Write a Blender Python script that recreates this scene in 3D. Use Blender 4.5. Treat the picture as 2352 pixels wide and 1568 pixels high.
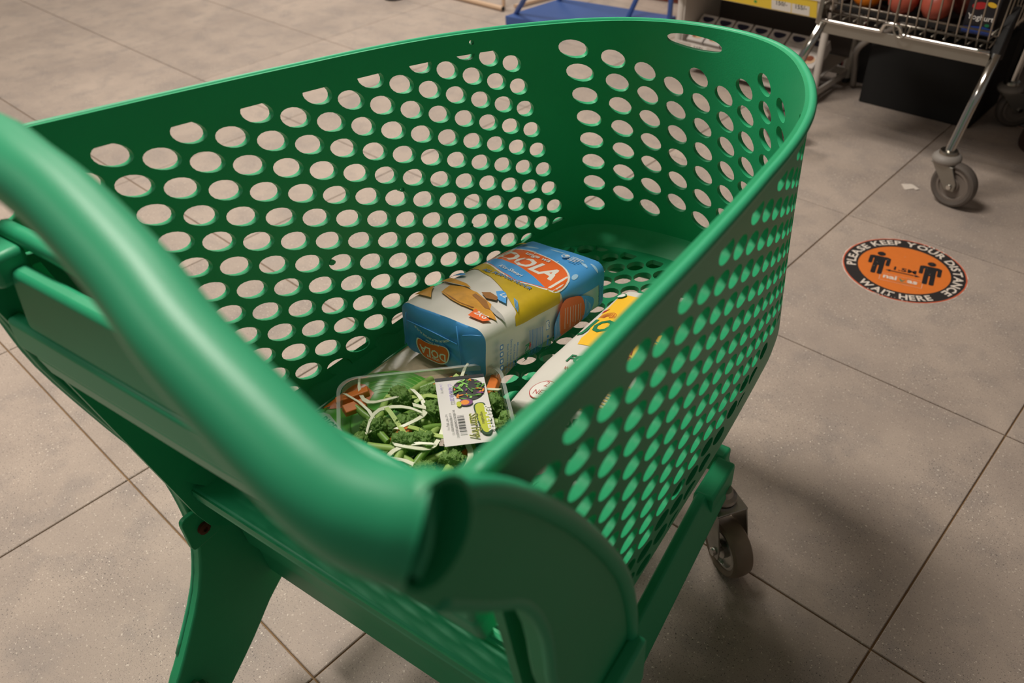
import bpy, bmesh, math, random
from mathutils import Vector, Matrix, noise
from mathutils.geometry import delaunay_2d_cdt
from math import sin, cos, pi, radians, sqrt, atan2
for o in list(bpy.data.objects): bpy.data.objects.remove(o, do_unlink=True)
random.seed(4)
SC = bpy.context.scene
COL = SC.collection

# ------------------------------------------------------------------ camera
def rot(axis, a): return Matrix.Rotation(a, 3, axis)
cam_d = bpy.data.cameras.new('camera')
cam = bpy.data.objects.new('camera', cam_d); COL.objects.link(cam)
Rm = rot('Z', .780554) @ rot('X', pi/2-.67701) @ rot('Z', -.0467703)
cam.matrix_world = Matrix.Translation((0, 0, 1.15193)) @ Rm.to_4x4()
cam_d.lens = 18.0; cam_d.sensor_width = 22.898; cam_d.sensor_fit = 'HORIZONTAL'
cam_d.clip_start = .02; cam_d.clip_end = 60
cam_d.dof.use_dof = True; cam_d.dof.focus_distance = 1.06; cam_d.dof.aperture_fstop = 3.8
SC.camera = cam

# ------------------------------------------------------------------ light
SC.view_settings.view_transform = 'Standard'; SC.view_settings.look = 'None'
SC.view_settings.exposure = 0.0; SC.view_settings.gamma = 1.0
SC.view_settings.use_curve_mapping = False
W = bpy.data.worlds.new('shop_air'); SC.world = W; W.use_nodes = True
W.node_tree.nodes['Background'].inputs[0].default_value = (1.0, .93, .86, 1)
W.node_tree.nodes['Background'].inputs[1].default_value = .13
def area(name, loc, sx, sy, power, color=(1, .93, .84), rx=0, ry=0, rz=0):
    d = bpy.data.lights.new(name, 'AREA'); d.shape = 'RECTANGLE'; d.size = sx; d.size_y = sy
    d.energy = power; d.color = color
    o = bpy.data.objects.new(name, d); COL.objects.link(o)
    o.location = loc; o.rotation_euler = (rx, ry, rz)
    return o
area('ceiling_lamp', (-1.75, .75, 2.95), 1.1, .5, 82)
area('ceiling_lamp', (-4.0, 2.9, 2.95), .5, 1.3, 75)
area('ceiling_lamp', (-3.6, 5.4, 2.95), 1.3, .5, 20)
area('ceiling_lamp', (-2.6, -1.6, 2.95), 1.3, .5, 24)
LT_T=[815,1019,1223,1427,1631,1835,2039,2243,2447,2648,2840,3019,3190,3354,3513,3661,3801,3943,4086,4227,4366,4502,589,804,1019,1234,1449,1664,1879,2148,2361,2563,2762,2949,3127,3298,3464,3621,3767,3911,4057,4202,4343,4480,850,992,1134,1276,1418,1585,1778,2037,2271,2476,2679,2874,3060,3238,3411,3576,3729,3878,4028,4176,4320,4459,766,920,1074,1213,1351,1509,1691,1918,2177,2389,2594,2795,2988,3174,3354,3527,3689,3843,3997,4148,4295,4437,671,841,1000,1148,1286,1435,1609,1812,2072,2299,2506,2712,2911,3105,3293,3474,3645,3806,3964,4120,4270,4414,582,759,924,1079,1221,1365,1530,1720,1957,2205,2417,2626,2830,3031,3227,3416,3598,3766,3929,4090,4245,4391,493,676,845,1005,1155,1297,1453,1635,1847,2105,2327,2537,2745,2951,3156,3354,3545,3723,3893,4059,4218,4367,406,590,764,928,1084,1230,1379,1552,1751,1995,2234,2447,2658,2867,3079,3286,3487,3676,3853,4026,4190,4343,321,503,682,849,1009,1161,1309,1472,1662,1884,2136,2356,2569,2781,2996,3213,3423,3624,3811,3991,4160,4318,238,417,598,769,932,1089,1239,1395,1577,1784,2030,2262,2478,2692,2908,3133,3354,3567,3765,3953,4129,4292,153,333,513,687,853,1013,1168,1322,1493,1692,1921,2165,2385,2602,2818,3046,3278,3502,3714,3912,4097,4265,68,248,428,605,773,935,1094,1249,1413,1603,1818,2063,2291,2509,2727,2954,3195,3431,3658,3867,4061,4237,-17,162,344,522,693,857,1017,1176,1335,1516,1723,1957,2194,2415,2635,2859,3105,3353,3594,3819,4024,4207,-104,76,259,439,612,778,939,1100,1260,1431,1631,1853,2094,2320,2542,2764,3006,3267,3523,3764,3982,4175,-191,-12,172,355,530,698,861,1022,1184,1350,1540,1756,1991,2223,2447,2670,2904,3173,3442,3702,3937,4141,-278,-100,83,270,449,618,782,943,1106,1271,1452,1661,1889,2124,2350,2576,2804,3069,3352,3631,3887,4104,-367,-188,-6,182,367,539,703,865,1026,1192,1367,1567,1790,2023,2253,2479,2707,2957,3254,3549,3829,4064,-456,-278,-96,91,281,459,624,787,947,1112,1284,1474,1693,1923,2154,2381,2610,2848,3144,3457,3770,4083,-550,-368,-186,0,192,378,547,708,869,1031,1201,1385,1595,1825,2054,2282,2513,2745,3022,3299,3576,3853,-641,-459,-277,-91,99,293,469,630,791,951,1118,1298,1499,1727,1956,2183,2413,2646,2879,3112,3345,3578,-741,-555,-369,-183,6,202,389,554,713,873,1036,1211,1405,1626,1859,2084,2313,2542,2771,3000,3229,3458,-834,-648,-462,-276,-87,108,305,478,636,795,955,1125,1313,1525,1761,1988,2212,2436,2660,2884,3108,3332,-937,-748,-559,-370,-181,13,214,400,561,718,877,1041,1222,1427,1659,1893,2127,2361,2595,2829,3063,3297,-1035,-845,-655,-465,-275,-82,117,317,487,642,800,959,1132,1330,1554,1778,2002,2226,2450,2674,2898,3122]
LT_V=[-4915,-4620,-4325,-4030,-3735,-3440,-3145,-2850,-2555,-2259,-1961,-1665,-1371,-1080,-795,-516,-245,10,244,456,640,797,-4289,-4000,-3711,-3422,-3133,-2844,-2555,-2265,-1962,-1656,-1350,-1046,-746,-450,-160,121,392,646,875,1080,1254,1400,-3737,-3447,-3157,-2867,-2577,-2283,-1985,-1683,-1374,-1057,-741,-427,-118,185,482,768,1040,1293,1519,1716,1881,2015,-3166,-2889,-2612,-2324,-2028,-1727,-1421,-1109,-789,-463,-136,191,511,824,1129,1423,1698,1952,2175,2365,2521,2642,-2633,-2360,-2077,-1785,-1483,-1175,-861,-541,-210,126,465,805,1139,1464,1780,2085,2367,2623,2844,3028,3173,3282,-2115,-1837,-1548,-1250,-942,-628,-307,21,361,709,1061,1413,1763,2104,2433,2751,3045,3305,3527,3704,3840,3935,-1603,-1320,-1025,-720,-406,-85,243,578,924,1286,1649,2014,2381,2739,3086,3420,3730,3998,4223,4395,4520,4602,-1099,-808,-508,-196,125,452,787,1131,1483,1854,2231,2610,2991,3369,3736,4088,4420,4702,4931,5102,5216,5284,-603,-302,4,322,650,985,1327,1677,2037,2413,2806,3198,3593,3990,4379,4754,5109,5414,5653,5823,5927,5980,-113,196,510,833,1168,1511,1861,2218,2586,2967,3371,3779,4187,4601,5012,5415,5795,6133,6386,6560,6655,6693,370,688,1009,1339,1680,2031,2389,2754,3129,3517,3925,4351,4774,5202,5636,6065,6475,6852,7130,7312,7401,7422,848,1173,1503,1839,2185,2543,2910,3283,3666,4061,4474,4912,5352,5795,6247,6700,7148,7563,7883,8078,8165,8168,1322,1652,1990,2333,2684,3049,3424,3806,4196,4600,5018,5463,5921,6378,6846,7322,7806,8261,8638,8859,8947,8934,1792,2127,2471,2821,3179,3548,3931,4322,4720,5131,5557,6005,6479,6953,7434,7931,8441,8944,9390,9651,9748,9719,2258,2597,2946,3303,3667,4042,4430,4830,5238,5655,6090,6543,7025,7517,8013,8526,9057,9612,10121,10452,10567,10526,2720,3064,3417,3780,4150,4530,4923,5330,5747,6173,6614,7076,7562,8071,8583,9109,9659,10248,10822,11253,11403,11356,3178,3526,3884,4252,4628,5013,5410,5822,6248,6683,7132,7601,8094,8614,9142,9681,10247,10852,11494,12042,12255,12209,3632,3985,4347,4719,5101,5491,5893,6309,6741,7186,7642,8118,8619,9146,9691,10244,10822,11438,12137,12792,13447,14102,4073,4440,4807,5183,5569,5965,6371,6790,7227,7679,8144,8627,9135,9670,10228,10797,11386,12014,12726,13438,14150,14862,4521,4892,5263,5643,6034,6433,6844,7267,7707,8165,8638,9128,9642,10187,10755,11339,11939,12578,13217,13856,14495,15134,4945,5330,5715,6100,6494,6898,7313,7740,8182,8643,9123,9620,10141,10694,11274,11870,12483,13096,13709,14322,14935,15548,5387,5776,6165,6554,6952,7360,7778,8208,8653,9116,9601,10104,10632,11190,11783,12392,13000,13608,14216,14824,15432,16040,5798,6200,6602,7004,7406,7818,8239,8673,9121,9585,10072,10581,11113,11677,12280,12905,13530,14155,14780,15405,16030,16655,6233,6639,7045,7451,7857,8273,8698,9134,9585,10051,10538,11050,11586,12155,12763,13371,13979,14587,15195,15803,16411,17019]

# ------------------------------------------------------------------ helpers
def lin(c):
    return tuple((x/12.92 if x <= .04045 else ((x+.055)/1.055)**2.4) for x in (v/255 for v in c))
_M = {}
def mat(name, rgb, rough=.5, metal=0, spec=.5, var=0, vscale=30, bump=0, bscale=200, coat=0):
    if name in _M: return _M[name]
    m = bpy.data.materials.new(name); m.use_nodes = True
    nt = m.node_tree; b = nt.nodes['Principled BSDF']
    c = lin(rgb)+(1,)
    b.inputs['Base Color'].default_value = c
    b.inputs['Roughness'].default_value = rough; b.inputs['Metallic'].default_value = metal
    b.inputs['Specular IOR Level'].default_value = spec
    if coat: b.inputs['Coat Weight'].default_value = coat; b.inputs['Coat Roughness'].default_value = .15
    if var or bump:
        tc = nt.nodes.new('ShaderNodeTexCoord')
    if var:
        n = nt.nodes.new('ShaderNodeTexNoise'); n.inputs['Scale'].default_value = vscale; n.inputs['Detail'].default_value = 6
        mx = nt.nodes.new('ShaderNodeMix'); mx.data_type = 'RGBA'
        mx.inputs[6].default_value = tuple(max(0, v*(1-var)) for v in c[:3])+(1,)
        mx.inputs[7].default_value = tuple(min(1, v*(1+var)) for v in c[:3])+(1,)
        nt.links.new(tc.outputs['Object'], n.inputs['Vector'])
        nt.links.new(n.outputs['Fac'], mx.inputs[0]); nt.links.new(mx.outputs[2], b.inputs['Base Color'])
    if bump:
        n2 = nt.nodes.new('ShaderNodeTexNoise'); n2.inputs['Scale'].default_value = bscale; n2.inputs['Detail'].default_value = 4
        bp = nt.nodes.new('ShaderNodeBump'); bp.inputs['Strength'].default_value = bump; bp.inputs['Distance'].default_value = .002
        nt.links.new(tc.outputs['Object'], n2.inputs['Vector'])
        nt.links.new(n2.outputs['Fac'], bp.inputs['Height']); nt.links.new(bp.outputs['Normal'], b.inputs['Normal'])
    _M[name] = m
    return m
def clear_mat(name, tint, gloss, rough=.06):
    m = bpy.data.materials.new(name); m.use_nodes = True; nt = m.node_tree
    nt.nodes.remove(nt.nodes['Principled BSDF'])
    out = nt.nodes['Material Output']
    t = nt.nodes.new('ShaderNodeBsdfTransparent'); t.inputs[0].default_value = tint+(1,)
    g = nt.nodes.new('ShaderNodeBsdfGlossy'); g.inputs['Roughness'].default_value = rough
    lw = nt.nodes.new('ShaderNodeLayerWeight'); lw.inputs['Blend'].default_value = gloss
    mx = nt.nodes.new('ShaderNodeMixShader')
    nt.links.new(lw.outputs['Fresnel'], mx.inputs[0]); nt.links.new(t.outputs[0], mx.inputs[1]); nt.links.new(g.outputs[0], mx.inputs[2])
    nt.links.new(mx.outputs[0], out.inputs['Surface'])
    return m

def link_obj(name, me, parent=None, loc=None):
    o = bpy.data.objects.new(name, me); COL.objects.link(o)
    if parent is not None: o.parent = parent
    if loc is not None: o.location = loc
    return o
def empty(name, label, cat, loc, rz=0, group=None, rot3=None):
    o = bpy.data.objects.new(name, None); COL.objects.link(o); o.empty_display_size = .05
    o.location = loc; o.rotation_euler = rot3 if rot3 else (0, 0, rz)
    return tag(o, label, cat, group)
def tag(o, label, cat=None, group=None):
    o['label'] = label
    if cat: o['category'] = cat
    if group: o['group'] = group
    return o
def struct(o): o['kind'] = 'structure'; return o

class MB:
    def __init__(s): s.v = []; s.f = []; s.mi = []
    def add(s, vs, fs, mi=0):
        b = len(s.v); s.v += [tuple(p) for p in vs]
        for f in fs: s.f.append(tuple(b+i for i in f)); s.mi.append(mi)
        return s
    def box(s, x0, x1, y0, y1, z0, z1, mi=0, M=None):
        vs = [(x, y, z) for x in (x0, x1) for y in (y0, y1) for z in (z0, z1)]
        if M: vs = [M @ Vector(p) for p in vs]
        return s.add(vs, [(0,1,3,2),(4,6,7,5),(0,4,5,1),(2,3,7,6),(0,2,6,4),(1,5,7,3)], mi)
    def tube(s, path, r, n=10, caps=True, mi=0):
        P = [Vector(p) for p in path]; m = len(P)
        rr = r if isinstance(r, (list, tuple)) else [r]*m
        up = None; rings = []
        for i in range(m):
            d = (P[min(i+1, m-1)]-P[max(i-1, 0)]).normalized()
            if up is None:
                a = Vector((0,0,1)) if abs(d.z) < .9 else Vector((1,0,0))
                up = (a-d*a.dot(d)).normalized()
            else: up = (up-d*up.dot(d)).normalized()
            sd = d.cross(up)
            rings.append([P[i]+(up*cos(2*pi*k/n)+sd*sin(2*pi*k/n))*rr[i] for k in range(n)])
        vs = [p for R in rings for p in R]; fs = []
        for i in range(m-1):
            for k in range(n):
                a, b = i*n+k, i*n+(k+1) % n
                fs.append((a, b, b+n, a+n))
        if caps: fs.append(tuple(range(n))[::-1]); fs.append(tuple((m-1)*n+k for k in range(n)))
        return s.add(vs, fs, mi)
    def lathe(s, prof, n=24, M=None, mi=0):
        vs = []; fs = []
        for (r, z) in prof:
            for k in range(n): vs.append(Vector((r*cos(2*pi*k/n), r*sin(2*pi*k/n), z)))
        for i in range(len(prof)-1):
            for k in range(n):
                a, b = i*n+k, i*n+(k+1) % n
                fs.append((a, b, b+n, a+n))
        fs.append(tuple(range(n))[::-1]); q = (len(prof)-1)*n; fs.append(tuple(q+k for k in range(n)))
        if M: vs = [M @ p for p in vs]
        return s.add(vs, fs, mi)
    def prism(s, poly, f, mi=0):
        """poly: 2-D outline, f(p, side) -> 3-D for side 0/1"""
        n = len(poly)
        vs = [f(p, 0) for p in poly]+[f(p, 1) for p in poly]
        tri = fill(poly)
        fs = [t[::-1] for t in tri]+[tuple(i+n for i in t) for t in tri]
        fs += [(i, (i+1) % n, (i+1) % n+n, i+n) for i in range(n)]
        return s.add(vs, fs, mi)
    def grid(s, f, nu, nv, mi=0, wrap=False):
        vs = [f(i/nu, j/nv) for j in range(nv+1) for i in range(nu+(0 if wrap else 1))]
        w = nu if wrap else nu+1; fs = []
        for j in range(nv):
            for i in range(nu):
                a = j*w+i; b = j*w+(i+1) % w
                fs.append((a, b, b+w, a+w))
        return s.add(vs, fs, mi)
    def build(s, name, mats, parent=None, loc=None, ang=35, bevel=0, seg=2, recalc=True):
        me = bpy.data.meshes.new(name); me.from_pydata(s.v, [], s.f)
        for m in (mats if isinstance(mats, (list, tuple)) else [mats]): me.materials.append(m)
        me.polygons.foreach_set('material_index', s.mi)
        bm = bmesh.new(); bm.from_mesh(me)
        bmesh.ops.remove_doubles(bm, verts=bm.verts, dist=1e-6)
        if recalc: bmesh.ops.recalc_face_normals(bm, faces=bm.faces)
        bm.to_mesh(me); bm.free()
        me.shade_smooth()
        if ang < 180: me.set_sharp_from_angle(angle=radians(ang))
        o = link_obj(name, me, parent, loc)
        if bevel:
            bv = o.modifiers.new('bevel', 'BEVEL'); bv.width = bevel; bv.segments = seg; bv.limit_method = 'ANGLE'; bv.angle_limit = radians(40)
        return o
def fill(poly, holes=(), pts=None):
    V = [Vector(p) for p in poly]; E = [(i, (i+1) % len(poly)) for i in range(len(poly))]
    if not holes and pts is None:
        r = delaunay_2d_cdt(V, E, [], 1, 1e-7)
        if len(r[0]) == len(poly):
            inv = {}
            for k, o in enumerate(r[3]):
                for q in o: inv[k] = q
            return [tuple(inv[i] for i in f) for f in r[2]]
        return [tuple(range(len(poly)))]
    for h in holes:
        b = len(V); V += [Vector(p) for p in h]; E += [(b+i, b+(i+1) % len(h)) for i in range(len(h))]
    V += [Vector(p) for p in (pts or ())]
    r = delaunay_2d_cdt(V, E, [], 0, 1e-7)
    # inside / outside by counting the outlines crossed on the way in
    cons = set(frozenset(e) for e, o in zip(r[1], r[3+1]) if o)
    adj = {}
    for k, f in enumerate(r[2]):
        for q in range(len(f)): adj.setdefault(frozenset((f[q-1], f[q])), []).append(k)
    ins = {}
    st = []
    for e, fl_ in adj.items():
        if len(fl_) == 1 and fl_[0] not in ins: ins[fl_[0]] = e in cons; st.append(fl_[0])
    while st:
        k = st.pop(); f = r[2][k]
        for q in range(len(f)):
            e = frozenset((f[q-1], f[q]))
            for n2 in adj[e]:
                if n2 not in ins: ins[n2] = ins[k] ^ (e in cons); st.append(n2)
    return r[0], [f for k, f in enumerate(r[2]) if ins.get(k)]
def clip(poly, a, b, c):
    """keep a*x+b*y<=c"""
    out = []
    n = len(poly)
    for i in range(n):
        p, q = poly[i], poly[(i+1) % n]
        dp, dq = a*p[0]+b*p[1]-c, a*q[0]+b*q[1]-c
        if dp <= 0: out.append(p)
        if dp*dq < 0:
            t = dp/(dp-dq); out.append((p[0]+(q[0]-p[0])*t, p[1]+(q[1]-p[1])*t))
    return out
def parea(p): return .5*sum(p[i][0]*p[(i+1) % len(p)][1]-p[(i+1) % len(p)][0]*p[i][1] for i in range(len(p)))
def ell(cx, cy, a, b, n=20, r=0):
    return [(cx+a*cos(2*pi*k/n)*cos(r)-b*sin(2*pi*k/n)*sin(r), cy+a*cos(2*pi*k/n)*sin(r)+b*sin(2*pi*k/n)*cos(r)) for k in range(n)]
def rrect(x0, y0, x1, y1, r, n=4):
    out = []
    for cx, cy, a in ((x1-r, y0+r, -90), (x1-r, y1-r, 0), (x0+r, y1-r, 90), (x0+r, y0+r, 180)):
        for k in range(n+1):
            t = radians(a+90*k/n); out.append((cx+r*cos(t), cy+r*sin(t)))
    return out
def smooth(P, m=6, closed=False):
    P = [Vector(p) for p in P]; n = len(P); out = []
    for i in range(n if closed else n-1):
        if closed: p0, p1, p2, p3 = P[i-1], P[i], P[(i+1) % n], P[(i+2) % n]
        else: p0, p1, p2, p3 = P[max(i-1, 0)], P[i], P[i+1], P[min(i+2, n-1)]
        for k in range(m):
            t = k/m
            out.append(.5*((2*p1)+(p2-p0)*t+(2*p0-5*p1+4*p2-p3)*t*t+(3*p1-p0-3*p2+p3)*t**3))
    if not closed: out.append(P[-1])
    return out
_T = {}
def text2d(body, bold=0.0, sx=1.0, res=2):
    """centred flat text: (verts2d, faces), cap height 1"""
    key = (body, bold, sx, res)
    if key in _T: return _T[key]
    cu = bpy.data.curves.new('t', 'FONT'); cu.body = body; cu.align_x = 'CENTER'; cu.size = 1; cu.offset = bold
    cu.resolution_u = res; cu.fill_mode = 'FRONT'
    o = bpy.data.objects.new('t', cu); COL.objects.link(o)
    dg = bpy.context.evaluated_depsgraph_get()
    me = o.evaluated_get(dg).to_mesh()
    H = .73
    vs = [(v.co.x*sx/H, v.co.y/H) for v in me.vertices]; fs = [tuple(p.vertices) for p in me.polygons]
    o.evaluated_get(dg).to_mesh_clear()
    bpy.data.objects.remove(o); bpy.data.curves.remove(cu)
    _T[key] = (vs, fs)
    return vs, fs
class Decal:
    """flat print laid on a surface F(u,v,off)->3-D point"""
    def __init__(s, F): s.F = F; s.mb = MB(); s.mats = []; s.lv = 0
    def mi(s, m):
        if m not in s.mats: s.mats.append(m)
        return s.mats.index(m)
    def poly(s, P, m, d=.007, off=None):
        if off is None: s.lv += 1; off = .00055+.00007*s.lv
        xs = [p[0] for p in P]; ys = [p[1] for p in P]
        Q = []
        for i in range(len(P)):
            a, b = P[i], P[(i+1) % len(P)]; L = math.hypot(b[0]-a[0], b[1]-a[1]); k = max(1, int(L/d))
            Q += [(a[0]+(b[0]-a[0])*q/k, a[1]+(b[1]-a[1])*q/k) for q in range(k)]
        pts = []
        x = min(xs)+d/2
        while x < max(xs):
            y = min(ys)+d/2
            while y < max(ys): pts.append((x, y)); y += d
            x += d
        V, Fc = fill(Q, (), pts)
        s.mb.add([s.F(v[0], v[1], off) for v in V], Fc, s.mi(m))
        return s
    def text(s, body, cx, cy, h, m, r=0, bold=0.0, sx=1.0, arc=None, off=None, warp=None):
        if off is None: s.lv += 1; off = .00055+.00007*s.lv
        vs, fs = text2d(body, bold, sx)
        out = []
        for (x, y) in vs:
            if warp: y = warp(x, y)
            x *= h; y *= h
            if arc:
                R = arc; a = x/R; x, y = (R+y)*sin(a), (R+y)*cos(a)-R
            out.append((cx+x*cos(r)-y*sin(r), cy+x*sin(r)+y*cos(r)))
        s.mb.add([s.F(p[0], p[1], off) for p in out], fs, s.mi(m))
        return s
    def build(s, name, parent, label=None):
        o = s.mb.build(name, s.mats, parent, ang=180, recalc=False)
        if label: o['label'] = label
        return o
def copy_tree(o, parent=None):
    c = o.copy(); COL.objects.link(c)
    if parent is not None: c.parent = parent
    for ch in list(o.children): copy_tree(ch, c)
    return c
def solid(o, ang=40):
    """turn the thickness into real faces so that hole edges stay crisp"""
    dg = bpy.context.evaluated_depsgraph_get()
    me = bpy.data.meshes.new_from_object(o.evaluated_get(dg)); n = o.data.name
    o.modifiers.clear(); old = o.data; o.data = me; bpy.data.meshes.remove(old); me.name = n
    me.shade_smooth(); me.set_sharp_from_angle(angle=radians(ang))

# ------------------------------------------------------------------ floor
def floor_mat():
    m = bpy.data.materials.new('stone_tile'); m.use_nodes = True; nt = m.node_tree; b = nt.nodes['Principled BSDF']
    N = nt.nodes.new; L = nt.links.new
    tc = N('ShaderNodeTexCoord'); oi = N('ShaderNodeObjectInfo'); geo = N('ShaderNodeNewGeometry')
    def noi(sc, det=5, r=.6):
        n = N('ShaderNodeTexNoise'); n.inputs['Scale'].default_value = sc; n.inputs['Detail'].default_value = det; n.inputs['Roughness'].default_value = r
        L(geo.outputs['Position'], n.inputs['Vector']); return n
    def ramp(src, p0, c0, p1, c1):
        r = N('ShaderNodeValToRGB'); r.color_ramp.elements[0].position = p0; r.color_ramp.elements[0].color = c0
        r.color_ramp.elements[1].position = p1; r.color_ramp.elements[1].color = c1
        L(src, r.inputs[0]); return r
    def mix(fac, a, bb, bt='MIX'):
        x = N('ShaderNodeMix'); x.data_type = 'RGBA'; x.blend_type = bt
        if isinstance(fac, float): x.inputs[0].default_value = fac
        else: L(fac, x.inputs[0])
        if isinstance(a, tuple): x.inputs[6].default_value = a
        else: L(a, x.inputs[6])
        if isinstance(bb, tuple): x.inputs[7].default_value = bb
        else: L(bb, x.inputs[7])
        return x.outputs[2]
    c1 = lin((164, 150, 140))+(1,); c2 = lin((186, 170, 157))+(1,)
    base = ramp(noi(3.2, 5).outputs['Fac'], .35, c1, .68, c2).outputs[0]
    base = mix(ramp(noi(11, 4).outputs['Fac'], .48, (0,0,0,1), .68, (.55,.55,.55,1)).outputs[0], base, lin((150, 140, 134))+(1,))
    # pale chips and dark grains, gathered in drifts
    drift = ramp(noi(5.5, 3).outputs['Fac'], .42, (0,0,0,1), .62, (1,1,1,1)).outputs[0]
    for sc, hi, colr in ((210, .705, (226, 214, 200)), (330, .69, (92, 86, 84)), (620, .66, (120, 112, 108))):
        sp = ramp(noi(sc, 1, .4).outputs['Fac'], hi-.03, (0,0,0,1), hi+.02, (1,1,1,1)).outputs[0]
        f = mix(1.0, sp, mix(.55, (1,1,1,1), drift), 'MULTIPLY')
        base = mix(f, base, lin(colr)+(1,))
    r = N('ShaderNodeMath'); r.operation = 'MULTIPLY_ADD'; r.inputs[1].default_value = .10; r.inputs[2].default_value = .95
    L(oi.outputs['Random'], r.inputs[0])
    hs = N('ShaderNodeHueSaturation'); L(base, hs.inputs['Color']); L(r.outputs[0], hs.inputs['Value'])
    L(hs.outputs[0], b.inputs['Base Color'])
    b.inputs['Roughness'].default_value = .62; b.inputs['Specular IOR Level'].default_value = .35
    bp = N('ShaderNodeBump'); bp.inputs['Strength'].default_value = .25; bp.inputs['Distance'].default_value = .0015
    L(noi(160, 5).outputs['Fac'], bp.inputs['Height']); L(bp.outputs[0], b.inputs['Normal'])
    return m
M_TILE = floor_mat()
M_GROUT = mat('grout', (140, 112, 80), .9, var=.25, vscale=8)
struct(MB().box(-8.2, 3.0, -2.2, 7.0, 3.1, 3.15).build('ceiling', mat('ceiling_paint', (205, 200, 192), .9)))
fl = struct(MB().box(-8.2, 3.0, -2.2, 7.0, -.05, -.0035).build('floor', M_GROUT))
tb = MB()
g = .2985
pr = [(-g, -g), (g, -g), (g, g), (-g, g)]
e = .0012
tb.add([(x, y, -.004) for x, y in pr]+[(x, y, -e) for x, y in pr]+[(x*(1-e/g), y*(1-e/g), 0) for x, y in pr],
       [(8,9,10,11)]+[(i, (i+1) % 4, (i+1) % 4+4, i+4) for i in range(4)]+[(i+4, (i+1) % 4+4, (i+1) % 4+8, i+8) for i in range(4)])
tile0 = None
for i in range(-6, 7):
    for j in range(-3, 11):
        x, y = -1.88263+.6*i+.3, .22776+.6*j+.3
        # only the tiles the view (and a step beside it) can see
        d = Vector((x, y)); f = Vector((-.704, .711)); s = Vector((.711, .704))
        a, b = d.dot(f), d.dot(s)
        if a < -.55 or abs(b) > 1.15+a*.75 or a > 5.2: continue
        if tile0 is None: tile0 = tb.build('tile', M_TILE, fl, (x, y, 0), ang=10); continue
        t = tile0.copy(); COL.objects.link(t); t.location = (x, y, 0)

# ------------------------------------------------------------------ green cart
GREEN = mat('green_plastic', (40, 164, 110), .46, spec=.38, var=.10, vscale=9, bump=.10, bscale=420)
GREEN_SM = mat('green_plastic_lit', (50, 174, 124), .42, spec=.42, var=.08, vscale=6, bump=.06, bscale=700)  # lighter copy of the green: stronger light on handle and edges put into colour
STEEL = mat('zinc_steel', (176, 174, 168), .32, metal=1, var=.2, vscale=60)
CHROME = mat('chrome', (205, 203, 198), .14, metal=1)
RUST = mat('rust', (96, 48, 26), .85, var=.5, vscale=90)
TYRE = mat('brown_rubber', (122, 106, 88), .5, var=.3, vscale=40)
CART_RZ = atan2(.149535, .988756)
CY0 = .6
Lx, Fy = Vector((.988756, .149535, 0)), Vector((-.149535, .988756, 0))
def cw(x, y, z): return Lx*(x-.437)+Fy*y+Vector((0, 0, z))     # cart frame -> world
cart = empty('shopping_cart', 'large green plastic shopping cart with oval holes in its basket', 'shopping cart', cw(0, CY0, 0), CART_RZ)
def cp(x, y, z): return Vector((x, y-CY0, z))

RIM = [(.286,.17),(.285,.25),(.281,.33),(.2765,.42),(.270,.52),(.2635,.60),(.2585,.66),(.250,.73),(.237,.80),(.217,.87),(.190,.94),(.154,1.01),(.111,1.063),(.060,1.094),(0,1.105)]
BOT = [(.238,.29),(.2345,.36),(.231,.45),(.229,.54),(.2275,.62),(.2265,.69),(.225,.76),(.222,.83),(.2185,.90),(.2145,.96),(.203,1.015),(.175,1.055),(.130,1.08),(.070,1.094),(0,1.098)]
ZB, ZR, SLP = .36, .882, .125
def dense(P, m=8):
    P = [Vector(p) for p in P]; P = [2*P[0]-P[1]]+P+[Vector((-P[-2].x, P[-2].y))]
    out = []
    for i in range(1, len(P)-2):
        for k in range(m):
            t = k/m; p0, p1, p2, p3 = P[i-1:i+3]
            out.append(.5*((2*p1)+(p2-p0)*t+(2*p0-5*p1+4*p2-p3)*t*t+(3*p1-p0-3*p2+p3)*t**3))
    out.append(P[-2]); return out
def whole(h): return [Vector((-p.x, p.y)) for p in h]+h[::-1][1:]
RF, BF = whole(dense(RIM)), whole(dense(BOT)); NP = len(RF)-1
def surf(t, v, off=0):
    x = min(max(t, 0), 1)*NP; i = min(int(x), NP-1); f = x-i
    r = RF[i].lerp(RF[i+1], f); b = BF[i].lerp(BF[i+1], f)
    p = Vector((r.x, r.y, ZR-SLP*(r.y-.28))).lerp(Vector((b.x, b.y, ZB)), v)
    if v > .93:                                             # rounded turn under the floor
        k = (v-.93)/.07; c = Vector((0, .72, p.z)); p = p.lerp(c, .075*k*k)
    if off:
        d = Vector((RF[i+1].y-RF[i].y, RF[i].x-RF[i+1].x, 0)).normalized(); p = p+d*off
    return p
NI, I0, NJ, J0 = 22, -3, 24, -9
def latt(i, j):
    a, b = i-I0, j-J0
    ia, jb = min(max(int(a), 0), NI-2), min(max(int(b), 0), NJ-2); fa, fb = a-ia, b-jb
    def g(q, w):
        k = (jb+w)*NI+ia+q; return Vector((LT_T[k], LT_V[k]))*1e-4
    return (g(0,0)*(1-fa)+g(1,0)*fa)*(1-fb)+(g(0,1)*(1-fa)+g(1,1)*fa)*fb
side_holes = []
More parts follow.
